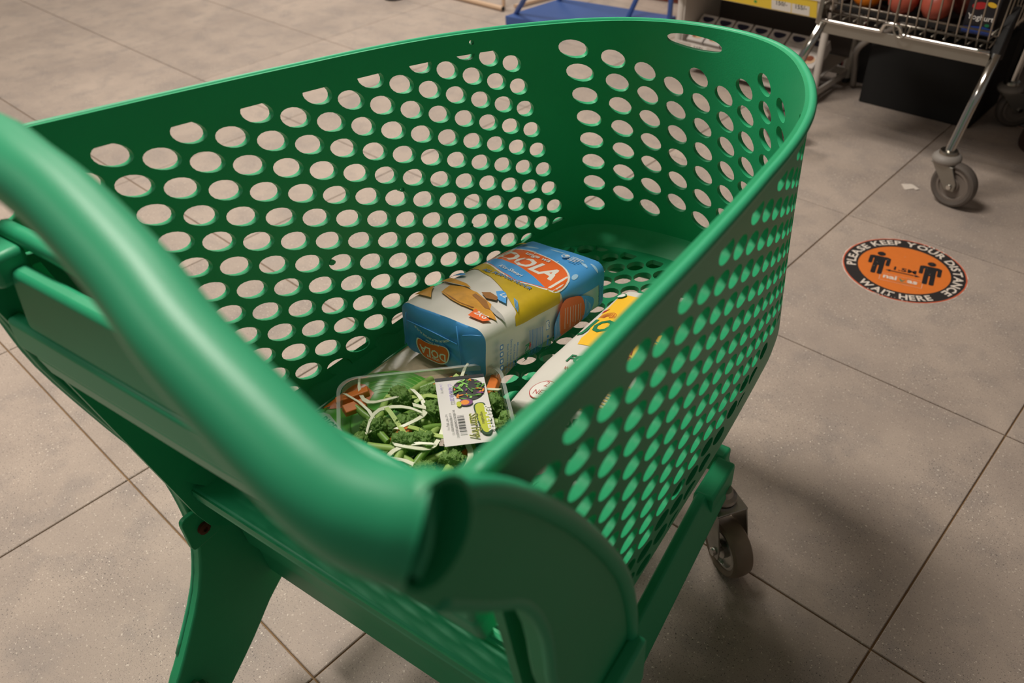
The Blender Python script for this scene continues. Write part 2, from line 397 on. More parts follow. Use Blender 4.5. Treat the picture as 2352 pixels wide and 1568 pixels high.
for j in range(-8, 14):
    for k in range(-2, 18):
        i = k+(.5 if j % 2 else 0)
        c = latt(i, j)
        if not (.0 < c.x < .372 and .0 < c.y < .93): continue
        o = [tuple(latt(i+.415*cos(2*pi*q/20), j+.395*sin(2*pi*q/20))) for q in range(20)]
        a0 = abs(parea(o))
        o = clip(o, 0, -1, -.062)                            # flat tops under the rim band
        o = clip(o, 1, -.045, .3405)                         # straight cuts at the front corner
        o = clip(o, .55, 1, .975)
        o = clip(o, -1, .02, -.008)
        if len(o) < 3: continue
        q = abs(parea(o))/a0
        if q < .22: continue
        side_holes.append(o)
front_holes = []
TB = [.3855, .4165, .4435, .4680, .4915, .5145, .5375, .5645, .5935]
for i in range(9):
    j = 0 if i == 0 else (2 if i % 2 == 0 else (3 if i in (3, 5) else 1))
    while j <= 14:
        t = TB[i]+.0029*j-.00009*j*j; v = .0885+.0424*j+.00016*j*j
        ht = .0118-.0009*min(i, 3) if i < 6 else .0102
        front_holes.append([(t+ht*cos(2*pi*q/20)+.0022*sin(2*pi*q/20), v+.033*sin(2*pi*q/20)+.006*cos(2*pi*q/20)) for q in range(20)])
        j += 2
slot = smooth([(.4655,.046),(.470,.066),(.491,.081),(.511,.078),(.5155,.061),(.509,.043),(.489,.033),(.471,.034)], 4, True)
slot = [tuple(p) for p in slot]
tiny = [ell(t, v, .0022, .0075, 8) for t, v in ((.306, .028), (.212, .397), (.138, .50), (.262, .62))]
holes = side_holes+[[(1-p[0], p[1]) for p in o] for o in side_holes]+front_holes+[slot]+tiny
SU, SV = 1.9, .47                                            # to roughly metric units for the triangulation
def cdt_panel(outer, hs, du, dv, F, u0, u1, v0, v1):
    S = lambda p: (p[0]*SU, p[1]*SV)
    pts = []; nu, nv = int((u1-u0)*SU/du), int((v1-v0)*SV/dv)
    for a in range(1, nu):
        for b in range(1, nv): pts.append(S((u0+(u1-u0)*a/nu, v0+(v1-v0)*b/nv)))
    V, Fc = fill([S(p) for p in outer], [[S(p) for p in h] for h in hs], pts)
    return [F(v[0]/SU, v[1]/SV) for v in V], Fc
nb = 120
outer = [(k/nb, 0) for k in range(nb)]+[(1, k/20) for k in range(20)]+[(1-k/nb, 1) for k in range(nb)]+[(0, 1-k/20) for k in range(20)]
vs, fs = cdt_panel(outer, holes, .016, .02, lambda t, v: cp(*surf(t, v)), 0, 1, 0, 1)
wall = MB().add(vs, fs).build('basket_wall', GREEN, cart, ang=50, recalc=False)
sm = wall.modifiers.new('thickness', 'SOLIDIFY'); sm.thickness = .0078; sm.offset = -1; sm.use_even_offset = False
# which way the sheet faces does not matter: the thickness goes inward
nrm = wall.data.polygons[0].normal; cc = wall.data.polygons[0].center
if nrm.dot(Vector((cc.x, cc.y-.1, 0))) < 0: wall.data.flip_normals()
solid(wall)
# rolled lip
MB().tube([cp(*surf(k/160, .004))+Vector((0, 0, -.001)) for k in range(161)], .0048, 10).build('rim', GREEN_SM, cart, ang=180)
MB().tube([cp(*surf(k/160, 1.0)) for k in range(161)], .005, 8).build('bottom_edge', GREEN, cart, ang=180)
# basket floor with its own holes
FO = Vector((-.139, 1.012, .415)); FA = Vector((.023, .023, -.001)); FB = Vector((.025, -.024, .001))
def zfl(y): return .415-.049*(y-1.012)
inner = []
for k in range(121):
    p = surf(k/120, .86); inner.append((p.x*.965, p.y*.965+.02))
io2 = [Vector(p) for p in inner]
fh = []
for a in range(-30, 30):
    for b in range(-30, 30):
        c = FO+FA*a+FB*b
        o = ell(c.x, c.y, .0165, .0125, 14, radians(72))
        if c.y < .36 or c.y > 1.08: continue
        # keep clear of the edge: clip against an inset outline
        hw = None
        best = min(io2, key=lambda q: (q.y-c.y)**2 if (q.x > 0) == (c.x > 0) else 9)
        lim = abs(best.x)-.03
        o = clip(o, 1, 0, lim); o = clip(o, -1, 0, lim) if len(o) > 2 else o
        if len(o) > 2: o = clip(o, 0, 1, 1.044-.9*c.x*c.x)
        if len(o) > 2 and abs(parea(o)) > .25*pi*.0165*.0125: fh.append(o)
SU, SV = 1, 1
vs, fs = cdt_panel(inner[:-1]+[inner[-1]], fh, .03, .03, lambda x, y: cp(x, y, zfl(y)), -.3, .3, .2, 1.15)
bf = MB().add(vs, fs).build('basket_floor', GREEN, cart, ang=50)
bf.modifiers.new('thickness', 'SOLIDIFY').thickness = .008
if bf.data.polygons[0].normal.z < 0: bf.data.flip_normals()
solid(bf)
# sloping band where floor meets wall
def band(u, v):
    k = min(u, 1); p = surf(k, .80); q = io2[min(int(k*120), 119)].lerp(io2[min(int(k*120)+1, 120)], k*120-min(int(k*120), 119))
    q = Vector((q.x*.955, q.y*.955+.027, zfl(q.y)+.001)); pp = Vector((p.x*.985, p.y*.985+.012, zfl(p.y)+.032))
    w = pp.lerp(q, v); w.z = pp.z+(q.z-pp.z)*(v**.6); return cp(*w)
MB().grid(band, 120, 6).build('floor_edge', GREEN, cart, ang=180)

# rear gate with folded seat
def gate_pt(x, s, d=0):
    return cp(x*(.262-.03*s), .24+.075*min(1, s*2)+.008*s-d, .815-.38*s)
slots = []
for r in range(8):
    for k in range(10):
        cx = -.86+.19*k+(.095 if r % 2 else 0)
        if abs(cx) < .9: slots.append(rrect(cx-.078, .44+.066*r, cx+.078, .488+.066*r, .02, 2))
V, Fc = fill([(-1, .03), (-.62, .03), (-.55, .12), (-.5, .40), (1, .40), (1, 1), (-1, 1)], slots, [])
gt = MB().add([gate_pt(v[0], v[1]) for v in V], Fc).build('rear_gate', GREEN, cart)
gt.modifiers.new('thickness', 'SOLIDIFY').thickness = .005; solid(gt)
tp = smooth([(-1, 0), (-.8, 0), (-.66, .01), (-.57, .08), (-.53, .25), (-.5, .38), (-.3, .40), (.3, .40), (1, .40)], 5)
MB().tube([gate_pt(q.x, q.y, .002) for q in tp], .0085, 10).build('gate_top_bar', GREEN_SM, cart, ang=180)
MB().box(-.245, .245, .285-CY0, .318-CY0, .43, .452).build('gate_lip', GREEN_SM, cart, bevel=.004)
sf = MB()
for k, (y0, z0, y1, z1, xa, xb) in enumerate(((.212,.800,.206,.742,-.225,.235),(.204,.742,.203,.708,-.262,.25),(.205,.708,.212,.678,-.245,.25))):
    sf.prism([(y0, z0), (y1, z1), (y1+.022, z1), (y0+.016, z0)], lambda p, s, xa=xa, xb=xb: cp((xa, xb)[s], p[0], p[1]))
seat = sf.build('folding_seat', GREEN_SM, cart, bevel=.005)
MB().box(-.275, -.222, .2-CY0, .232-CY0, .785, .815).build('seat_hinge', GREEN_SM, cart, bevel=.006)

# handle
HP = [(.0,.160,.983),(.05,.152,.983),(.09,.146,.980),(.151,.133,.972),(.195,.121,.965),(.236,.113,.958),(.274,.107,.951),(.292,.107,.947),(.306,.111,.944),(.312,.114,.942)]
path = [(-x, y, z) for x, y, z in HP[::-1]]+HP[1:]
path = smooth([cp(*p) for p in path], 5)
nP = len(path); rad = []
for k in range(nP):
    u = abs(k/(nP-1)-.5)*2; rad.append(.0178+.002*max(0, u-.72)/.28)
handle = MB().tube(path, rad, 24, caps=False).build('handle', GREEN_SM, cart, ang=180)
for s in (1, -1):
    tip = cp(s*.3165, .1165, .9410); d = Vector((s*1, .02, .12)).normalized()
    M = Matrix.Translation(tip) @ d.to_track_quat('Z', 'Y').to_matrix().to_4x4()
    MB().lathe([(.0198,-.010),(.0210,-.002),(.0206,.0015),(.0186,.002),(.0176,-.002),(.0168,-.010),(.001,-.0105)], 28, M).build('handle_end_cap', GREEN, cart)
    S = smooth([(.0075,.0125,-.006),(.0040,.0075,-.004),(.001,0,-.003),(-.003,-.0075,-.004),(-.0105,-.0115,-.004)], 6)
    MB().tube([M @ Vector((p.x, p.y*s, p.z)) for p in S], [.0018+.0030*abs(k/(len(S)-1)-.35) for k in range(len(S))], 8).build('cap_rib', GREEN_SM, cart, ang=180)
# side frames: swept brackets that run from the handle down to the rear wheels
FR = [(.128,.938),(.152,.920),(.180,.892),(.215,.845),(.250,.790),(.288,.720),(.318,.650),(.342,.565),(.353,.470),(.358,.36),(.368,.24),(.372,.18),(.335,.15),(.292,.112),(.228,.062)]
RE = [(.150,.056),(.150,.10),(.17,.151),(.197,.186),(.251,.265),(.277,.335),(.282,.40),(.274,.478),(.250,.552),(.218,.662),(.207,.737),(.188,.79),(.158,.828),(.128,.868),(.112,.900)]
outl = [tuple(p) for p in smooth(FR, 3)]+[tuple(p) for p in smooth(RE, 3)]
RUBBER = mat('dark_rubber', (48, 46, 45), .6)
for s in (1, -1):
    def fx(z): return .268+.026*min(1, max(0, (z-.1)/.6))
    MB().prism(outl, lambda p, k, s=s: cp(s*(fx(p[1])-(.012 if k == 0 else -.006)), p[0], p[1])).build('side_frame', GREEN, cart, ang=40, bevel=.003)
    fp = smooth(FR[:11], 4)
    MB().tube([cp(s*(fx(p.y)+.006), p.x-.003, p.y) for p in fp], .0062, 8).build('frame_edge', GREEN_SM, cart, ang=180)
    rp = smooth(RE[3:14], 4)
    MB().tube([cp(s*(fx(p.y)+.003), p.x+.003, p.y) for p in rp], .0042, 8).build('frame_edge', GREEN_SM, cart, ang=180)
    # ledge at the foot of the recessed panel
    MB().prism([(.290,.545),(.345,.552),(.357,.47),(.300,.40)], lambda p, k, s=s: cp(s*(fx(p[1])+(.004 if k == 0 else .020)), p[0], p[1])).build('frame_foot', GREEN_SM, cart, bevel=.004)
    # pad with the bolt, on the inside
    MB().prism(rrect(.266, .338, .310, .392, .008, 3), lambda p, k, s=s: cp(s*(fx(p[1])-(.012 if k == 0 else .019)), p[0], p[1])).build('bolt_pad', GREEN, cart, bevel=.002)
    M = Matrix.Translation(cp(s*(fx(.36)-.019), .289, .362)) @ Matrix.Rotation(-s*pi/2, 4, 'Y')
    bo = MB().lathe([(.0085, 0), (.0085, .004), (.006, .0055), (.0035, .0055), (.0032, .003)], 12, M).build('bolt', RUST, cart); bo['label'] = 'rusty bolt head'
    # lower rail, from the rear beam to the front wheel
    R0, R1 = Vector((.2195, .38)), Vector((.186, .915))
    d = (R1-R0).normalized(); nn = Vector((d.y, -d.x))
    prof = [(-.012,.150),(.021,.142),(.024,.147),(.006,.190),(.002,.195),(-.010,.195),(-.012,.190)]
    mb = MB(); n = len(prof); vs = []
    for e in (0, .94, 1.0):
        q = R0.lerp(R1, e)
        for (o, z) in prof: vs.append(cp(s*(q.x+nn.x*o*(1 if e < 1 else .6)), q.y+nn.y*o, z-(0 if e < 1 else (z-.175)*.15)))
    fs = [(i, (i+1) % n, (i+1) % n+n, i+n) for i in range(n)]+[(i+n, (i+1) % n+n, (i+1) % n+2*n, i+2*n) for i in range(n)]+[tuple(range(n)), tuple(range(2*n, 3*n))]
    mb.add(vs, fs).build('side_rail', GREEN, cart, bevel=.003)
    q = R0.lerp(R1, .90)
    MB().prism([(q.y-.055,.196),(q.y+.034,.196),(q.y+.036,.150),(q.y+.010,.130),(q.y-.040,.140),(q.y-.055,.150)], lambda p, k, s=s, q=q: cp(s*(q.x+(-.012 if k == 0 else .020)), p[0], p[1])).build('wheel_bracket', GREEN, cart, bevel=.005)
# rear cross beam, stepped section
sec = [(.312,.392),(.330,.398),(.342,.372),(.352,.366),(.360,.300),(.366,.288),(.372,.205),(.366,.198),(.352,.200),(.345,.270),(.336,.280),(.330,.345),(.316,.372)]
MB().prism(sec, lambda p, k: cp(-.262 if k == 0 else .262, p[0], p[1])).build('cross_beam', GREEN, cart, ang=30, bevel=.002)
MB().box(-.19, .19, .895-CY0, .925-CY0, .155, .195).build('front_beam', GREEN, cart, bevel=.004)
for x in (-.15, 0, .15):
    MB().prism([(.33,.36),(.40,.405),(.9,.385),(.92,.195),(.90,.195),(.86,.36),(.40,.36),(.36,.30)], lambda p, k, x=x: cp(x+(-.006 if k == 0 else .006), p[0], p[1])).build('floor_rib', GREEN, cart)

def caster(parent, ax, ay, r, az, fork_mat, tyre_mat, top, scale=1.0, wd=.0145):
    """fork part with wheel, ring, nut and axle as sub-parts; swivel axis at (ax,ay)"""
    M0 = Matrix.Translation((ax, ay, 0)) @ Matrix.Rotation(az, 4, 'Z')
    tr = .036*scale; wd = wd*scale                                   # trail along +x of M0, axle along y
    fk = MB()
    for sy in (1, -1):
        fk.prism([(-.022*scale, top-.014),(.030*scale, top-.014),(tr+.013*scale, r+.012),(tr+.012*scale, r-.010),(tr-.010*scale, r-.012),(-.006*scale, r+.03)],
                 lambda p, k, sy=sy: M0 @ Vector((p[0], sy*(wd+.0045+(.0 if k == 0 else .0028)), p[1])))
    fk.box(-.024*scale, .031*scale, -(wd+.0073), wd+.0073, top-.016, top-.012, M=M0)
    f = fk.build('caster', fork_mat, parent, bevel=.0012)
    W = M0 @ Matrix.Translation((tr, 0, r)) @ Matrix.Rotation(pi/2, 4, 'X')
    b = wd-.002
    MB().lathe([(r*.72,-b*.8),(r*.86,-b),(r*.96,-b*.8),(r,-b*.3),(r,b*.3),(r*.96,b*.8),(r*.86,b),(r*.72,b*.8),(r*.70,0)], 32, W).build('wheel', tyre_mat, f)
    MB().lathe([(.004,-b*.95),(r*.30,-b*.95),(r*.32,-b*.5),(r*.58,-b*.5),(r*.62,-b*.8),(r*.74,-b*.75),(r*.74,b*.75),(r*.62,b*.8),(r*.58,b*.5),(r*.32,b*.5),(r*.30,b*.95),(.004,b*.95)], 28, W).build('wheel_hub', STEEL if tyre_mat is TYRE else HUBG, f)
    MB().lathe([(.0028,-wd-.012),(.0065,-wd-.012),(.0075,-wd-.0075),(.0045,-wd-.0073),(.0045,wd+.0073),(.0075,wd+.0075),(.0065,wd+.012),(.0028,wd+.012)], 10, W).build('axle_bolt', CHROME, f)
    MB().lathe([(.012,top-.012),(.0205*scale,top-.011),(.0225*scale,top-.006),(.021*scale,top-.001),(.015,top+.002),(.012,top+.012)], 20, M0).build('swivel_ring', STEEL, f)
    return f
HUBG = mat('grey_hub', (120, 112, 104), .6)
caster(cart, .205, .874-CY0, .051, radians(-36), STEEL, TYRE, .142, 1.0, .020)
caster(cart, -.205, .874-CY0, .05, radians(-58), STEEL, TYRE, .142)
caster(cart, .255, .185-CY0, .05, radians(-80), STEEL, TYRE, .130)
caster(cart, -.255, .185-CY0, .05, radians(-100), STEEL, TYRE, .130)

# ------------------------------------------------------------------ paper bags in the basket
WHITE = mat('white_paper', (214, 208, 200), .5, var=.05, vscale=18, bump=.25, bscale=55)
SKY = mat('sky_blue_print', (78, 156, 222), .42, var=.10, vscale=22)
SKY2 = mat('pale_cloud_print', (168, 205, 235), .42, var=.2, vscale=40)
ORANGE = mat('orange_print', (236, 104, 38), .42)
YELLOW = mat('mustard_print', (192, 160, 26), .45, var=.16, vscale=60)
PRW = mat('white_print', (232, 228, 222), .45)
BLUET = mat('blue_ink', (58, 120, 186), .5)
BREAD = mat('flatbread_print', (204, 144, 44), .5, var=.35, vscale=90)
BREAD2 = mat('flatbread_edge_print', (150, 96, 34), .5, var=.3, vscale=90)
GREY = mat('grey_print', (176, 172, 168), .45)
GOLD = mat('gold_print', (176, 150, 60), .4)
GRNT = mat('green_ink', (20, 116, 74), .5)
REDT = mat('red_ink', (176, 44, 40), .5)
YEL2 = mat('yellow_print', (246, 192, 46), .45)
BLACKP = mat('black_print', (26, 25, 26), .5)

class Bag:
    def __init__(s, W, L, H, r, bulge=.006, pinch=.05, wr=.0022, seed=0, taper=0):
        s.W, s.L, s.H, s.r, s.b, s.p, s.w, s.seed, s.t = W, L, H, r, bulge, pinch, wr, seed, taper
        s.per = 2*(W+H)
    def raw(s, m, v):
        W, H = s.W, s.H; m = (m+1e-9) % s.per
        if m <= W: x, z = -W/2+m, H/2
        elif m <= W+H: x, z = W/2, H/2-(m-W)
        elif m <= 2*W+H: x, z = W/2-(m-W-H), -H/2
        else: x, z = -W/2, -H/2+(m-2*W-H)
        u = 2*min(max(v/s.L, 0), 1)-1
        r = s.r
        ix = min(max(x, -W/2+r), W/2-r); iz = min(max(z, -H/2+r), H/2-r)
        d = Vector((x-ix, z-iz))
        if d.length > 1e-9: d.normalize(); x, z = ix+d.x*r, iz+d.y*r
        k = 1-s.p*abs(u)**8
        a = (1-u*u); tz = 1-s.t*abs(u)**3
        x, z = x*k, z*k*tz
        if z > 0: z += s.b*a*(1-min(1, (2*x/W)**2))
        x += math.copysign(s.b*.6*a*(1-min(1, (2*z/H)**2)), x) if abs(x) > W*.4 else 0
        p = Vector((x, -s.L/2+min(max(v, 0), s.L), z+H/2))
        n = noise.noise_vector((p+Vector((s.seed, 0, 0)))*15)+.32*noise.noise_vector((p+Vector((0, s.seed, 0)))*34)
        return p+n*s.w
    def F(s, m, v, off=0):
        e = .002
        v0 = min(max(v, e), s.L-e)
        p = s.raw(m, v)
        if not off: return p
        a = s.raw(m+e, v0)-s.raw(m-e, v0); b = s.raw(m, v0+e)-s.raw(m, v0-e)
        n = a.cross(b).normalized()
        return p+n*off
    def cap(s, m, c, near=True):
        v = 0 if near else s.L
        p = s.raw(m, v); q = Vector((0, p.y, s.H/2))
        w = q.lerp(p, c); w.y += (-1 if near else 1)*.004*(1-c**4)
        w += noise.noise_vector((w+Vector((s.seed, 3, 0)))*26)*s.w*.7*(1-c**6)
        return w
    def E(s, x, z, off=0): return Vector((x, -s.L/2-.0062-off, z))
    def build(s, parent, m_body, m_cap, nu=180, nv=120, name='bag_body'):
        mb = MB()
        mb.grid(lambda a, b: s.raw(a*s.per, b*s.L), nu, nv, 0, wrap=True)
        for near in (True, False):
            mb.grid(lambda a, b, near=near: s.cap(a*s.per, max(1-b, .0005), near), nu, 12, 1, wrap=True)
        return mb.build(name, [m_body, m_cap], parent, ang=60)
def bag_root(name, label, cat, x, y, z, rx, ry, rz):
    R = Matrix.Rotation(CART_RZ+rz, 3, 'Z') @ Matrix.Rotation(ry, 3, 'Y') @ Matrix.Rotation(rx, 3, 'X')
    return empty(name, label, cat, cw(x, y, z), rot3=R.to_euler())

# flour, blue ends
root = bag_root('flour_bag', 'paper flour bag with blue ends and an orange logo on its top', 'flour bag', -.1007, .7298, .4495, -.1514, -.0744, -.0704)
B = Bag(.148, .267, .074, .016, .004, .03, .0022, 1)
B.build(root, WHITE, SKY)
D = Decal(B.F)
D.poly([(-.03,.222),(.03,.214),(.09,.205),(.1475,.158),(.172,.158),(.176,.250),(.222,.256),(.222,.267),(-.06,.267),(-.06,.222)], SKY)
for (x, y, a, b, r) in ((.03,.243,.012,.003,.3),(.07,.255,.014,.002,0),(.128,.238,.010,.003,-.5),(.140,.200,.004,.008,.2),(.145,.248,.012,.003,0),(.04,.231,.008,.0015,.1)):
    D.poly(ell(x, y, a, b, 14, r), SKY2)
D.poly([(-.055,.120),(-.02,.130),(.0067,.1534),(.0341,.1506),(.07,.135),(.1091,.1315),(.1353,.1416),(.1475,.158),(.165,.150),(.163,.055),(.150,.060),(.1436,.0667),(.130,.074),(.1062,.0899),(.080,.106),(.051,.121),(.02,.132),(-.02,.122)], YELLOW)
logo = smooth([(-.012,.170),(.0018,.2018),(.0115,.2161),(.0352,.2261),(.068,.2246),(.1099,.2100),(.1331,.1922),(.1447,.1694),(.1436,.1505),(.1299,.1400),(.1128,.1370),(.0886,.1310),(.0583,.1395),(.0267,.1525),(.005,.156)], 3, True)
lc = Vector((.07, .18))
D.poly([tuple(lc+(p-lc)*1.055) for p in logo], PRW)
D.poly([tuple(p) for p in logo], ORANGE)
D.poly([(-.004,.163),(.0085,.1574),(.0267,.1535),(.0583,.1405),(.0886,.1325),(.1128,.1380),(.1299,.1430),(.1160,.1500),(.0998,.1575),(.0586,.1715),(.0265,.1755),(.006,.171)], SKY)
wf = lambda x, y: y*(1.0-.10*abs(x))-.05*x
D.text('DOLA', .067, .1735, .0300, PRW, r=-.13, bold=.035, sx=1.0)
for k, (x, y) in enumerate(((.0335,.1785),(.0555,.1755),(.0800,.1725))):
    for q in range(3): D.poly([(x-.0052+.0022*q,y+.002),(x-.0046+.0022*q,y+.002),(x-.0016+.0022*q,y+.0225),(x-.0022+.0022*q,y+.0225)] if k == 3 else [(x-.0062+.0016*q,y+.003),(x-.0056+.0016*q,y+.003),(x-.0026+.0016*q,y+.026),(x-.0032+.0016*q,y+.026)], ORANGE)
D.text('unga wa', .064, .2105, .0105, PRW, r=-.09, bold=.018)
for k in range(4): D.poly(ell(.030+.022*k, .2235-.0015*k, .0014, .0014, 6), PRW)
D.text('Kitu Shwari', .063, .1475, .0075, PRW, r=-.20, bold=.012)
D.text('ALL PURPOSE FLOUR', .075, .1255, .0072, BLUET, r=-.12, bold=.02)
D.poly([(.0344,.0403),(.0297,.0627),(.0483,.0689),(.0744,.0684),(.1102,.0557),(.1210,.0431),(.1401,.0289),(.1238,.0255),(.1038,.0305),(.08,.030),(.057,.0332)], BREAD)
for k in range(6):
    D.poly([(.036+.004*k,.042+.0035*k*.2-.0015*k),(.060+.004*k,.0345-.0005*k),(.098,.0320-.0003*k+.0006*k),(.0985,.0327+.0006*k),(.060+.004*k,.0352-.0005*k),(.0365+.004*k,.0427-.0015*k)], BREAD2)
D.poly([(.075,.064),(.100,.058),(.118,.044),(.110,.043),(.090,.052),(.074,.058)], BREAD2)
D.poly([(.1122,.0533),(.1509,.0376),(.1344,.0357),(.118,.044)], GREY)
D.poly([(.0081,.0189),(.0134,.0495),(.0233,.034),(.0333,.0224)], BREAD)
D.poly([(-.004,.070),(.0117,.0832),(.046,.0785),(.060,.072),(.0413,.0695),(.016,.068)], BREAD)
D.poly([(.080,.071),(.090,.078),(.106,.074),(.110,.066),(.095,.063)], BREAD2)
D.poly([(.000,.060),(.020,.066),(.050,.0695),(.0502,.0712),(.020,.068),(.000,.063)], GREY)
D.poly([(.1029,.0337),(.1361,.0219),(.131,.014),(.1068,.0153)], ORANGE)
D.text('2KG', .119, .0215, .0085, PRW, r=-.22, bold=.02)
D.poly([(.0939,.0841),(.0997,.091),(.106,.0895),(.111,.0853),(.120,.073),(.1247,.0674),(.1108,.0684)], SKY)
D.text('La', .1085, .0785, .009, PRW, r=-.2, bold=.01)
for k in range(3): D.poly([(.1225+.003*k,.0860-.001*k),(.1375+.003*k,.0690-.001*k),(.1385+.003*k,.0693-.001*k),(.1235+.003*k,.0865-.001*k)], SKY)
D.poly(ell(.010, .096, .014, .006, 16, .5), SKY)
D.text('flat', .010, .096, .006, PRW, r=.4, bold=.01)
D.poly(ell(.0125, .2395, .009, .0035, 14, .6), GOLD)
D.poly(ell(.0125, .2395, .006, .0018, 12, .6), YEL2)
# globe emblem and its lines
D.poly(ell(.0935, .240, .0062, .0062, 18), PRW); D.poly(ell(.0935, .240, .005, .005, 18), SKY); D.poly(ell(.0945, .2412, .0028, .0036, 12), PRW)
for k in range(4): D.poly([(.104,.2425-.0042*k),(.126-.002*k,.2395-.0042*k),(.126-.002*k,.2410-.0042*k),(.104,.2440-.0042*k)], PRW)
# right side: W is .148, further values run down the side
W0 = .148; sd = lambda s, z: (W0+(.074-z), s)
sidelogo = smooth([sd(.1433,.0447),sd(.1554,.0585),sd(.1754,.057),sd(.1954,.050),sd(.2033,.037),sd(.2053,.0251),sd(.2005,.010),sd(.175,.004),sd(.1507,.002)], 3, True)
D.poly([tuple(p) for p in smooth([sd(.1313,.0292),sd(.1407,.0457),sd(.146,.046),sd(.1508,.0211),sd(.150,.003),sd(.142,.001),sd(.1361,.0047)], 3, True)], SKY)
D.poly([tuple(p) for p in smooth([sd(.195,.0505),sd(.2239,.0374),sd(.2277,.0252),sd(.217,.012),sd(.2005,.010),sd(.2033,.030)], 3, True)], SKY)
D.poly([tuple(p) for p in sidelogo], ORANGE)
for k in range(7):
    a, b = sd(.157+.0062*k, .047-.0012*k), sd(.157+.0062*k, .016-.0012*k+.006*(k % 2))
    D.poly([a, (a[0], a[1]+.0009), (b[0], b[1]+.0009), b], PRW)
for k in range(5):
    a, b = sd(.1325+.0024*k, .036+.002*k), sd(.1360+.0024*k, .006); D.poly([a, (a[0], a[1]+.0005), (b[0], b[1]+.0005), b], PRW)
    a, b = sd(.205+.0032*k, .042-.003*k), sd(.205+.0032*k, .018); D.poly([a, (a[0], a[1]+.0006), (b[0], b[1]+.0006), b], PRW)
for k, wd in enumerate((1,2,1,1,3,1,2,1,1,2,3,1,1,2,1,2,1,1,3,1)):
    a = .0745+.0015*k; z1, z0 = .048-.006*(k/20), .006-.006*(k/20)
    D.poly([sd(a, z1), sd(a, z0), sd(a+.00038*wd, z0), sd(a+.00038*wd, z1)], BLUET)
D.text('KFM', W0+.074-.018, .0655, .011, GRNT, r=0, bold=.02)
D.poly([sd(.074,.033),sd(.077,.027),sd(.074,.020),sd(.073,.027)], REDT)
for k in range(4): D.poly(rrect(W0+.074-.050+.0095*k, .0165, W0+.074-.043+.0095*k, .0225, .0008, 1), BLUET); D.poly(rrect(W0+.074-.0485+.0095*k, .0178, W0+.074-.0445+.0095*k, .0212, .0006, 1), PRW)
for k, t in enumerate(('Best before see pack', 'Store in a cool dry place', 'Kitui Flour Mills', 'Mombasa Kenya')):
    D.text(t, W0+.074-.026, .0285+.0062*k, .0036, BLUET, r=0, bold=.01)
D.poly(rrect(W0+.074-.048, .1085, W0+.074-.034, .1155, .001, 2), BLUET); D.poly(rrect(W0+.074-.047, .1092, W0+.074-.035, .1148, .001, 2), PRW)
D.text('OK', W0+.074-.041, .112, .0048, BLUET, r=0)
D.poly(ell(W0+.074-.024, .112, .0022, .0022, 8), BLUET); D.poly(rrect(W0+.074-.020, .1105, W0+.074-.012, .1140, .001, 2), BLUET)
for k in range(3):
    r = 2*pi*k/3; D.poly([(W0+.074-.006+.0055*cos(r+q), .1185+.0055*sin(r+q)) for q in (0, .5, 1.0, 1.5)]+[(W0+.074-.006+.0032*cos(r+q), .1185+.0032*sin(r+q)) for q in (1.3, .7, .1)], BLUET)
for k in range(2): D.text(('Chapati', 'Mandazi')[k], W0+.074-.038, .2335+.0065*k, .0052, BLUET, r=0, bold=.01)
D.build('bag_print', root)
D = Decal(B.E)
el = smooth([(-.0405,.0245),(-.037,.0295),(-.026,.0282),(-.0142,.0285),(0,.0315),(.011,.0318),(.0150,.0245),(.0106,.012),(0,.0055),(-.0135,.0045),(-.0299,.0062),(-.0395,.0160)], 3, True)
ec = Vector((-.0127, .018))
D.poly([tuple(ec+(p-ec)*1.08) for p in el], PRW); D.poly([tuple(p) for p in el], ORANGE)
D.text('DOLA', -.0127, .0215, .0115, PRW, r=pi, bold=.018, sx=1.1)
D.text('unga wa', -.0127, .0105, .005, PRW, r=pi, bold=.015)
D.text('Kitu Shwari', -.0127, .0322, .0036, PRW, r=pi, bold=.01, arc=.05)
D.text('PREMIUM ALL PURPOSE FLOUR', -.0127, .0385, .0034, PRW, r=pi, bold=.01, arc=.05)
D.build('end_print', root)
# creases of the folded end
cr = MB()
for a, b in (((-.060,.049),(.030,.044)),((.030,.070),(.038,.004)),((.040,.060),(.070,.070)),((-.060,.060),(-.066,.010))):
    cr.tube([B.E(a[0], a[1], -.0006), B.E((a[0]+b[0])/2, (a[1]+b[1])/2+.001, -.0004), B.E(b[0], b[1], -.0008)], .0008, 6)
cr.build('end_fold', SKY, root, ang=180)

# maize flour, white with yellow
root = bag_root('maize_flour_bag', 'white paper flour bag with yellow panel leaning on the right wall', 'flour bag', .097, .70, .455, 0, -.28, -.05)
B = Bag(.15, .265, .060, .020, .006, .05, .0022, 5)
B.build(root, WHITE, WHITE)
D = Decal(B.F)
D.poly([(.014,.252),(.075,.246),(.138,.242),(.142,.135),(.136,.098),(.10,.092),(.075,.106),(.048,.117),(.03,.12),(.026,.135),(.028,.150),(.022,.168),(.020,.20)], YEL2)
for k in range(6): D.poly([(.034+.013*cos(q)*(1-.13*k), .186+.016*sin(q)*(1-.13*k)) for q in [x*.35 for x in range(0, 10)]]+[(.034+(.013*(1-.13*k)-.0008)*cos(q), .186+(.016*(1-.13*k)-.0008)*sin(q)) for q in [x*.35 for x in range(9, -1, -1)]], REDT)
D.poly([(.018,.205),(.024,.212),(.022,.204),(.019,.196)], REDT)
D.text('JOGOO', .082, .148, .030, GRNT, r=-.06, bold=.03, sx=.92)
D.text('UNGA WA', .108, .115, .0105, REDT, r=-.05, bold=.02); D.text('DHABITI', .108, .101, .0105, REDT, r=-.05, bold=.02)
D.text('FORTIFIED', .085, .078, .014, GRNT, r=-.05, bold=.03)
D.text('WITH VITAMINS', .075, .063, .0055, REDT, r=-.05, bold=.02)
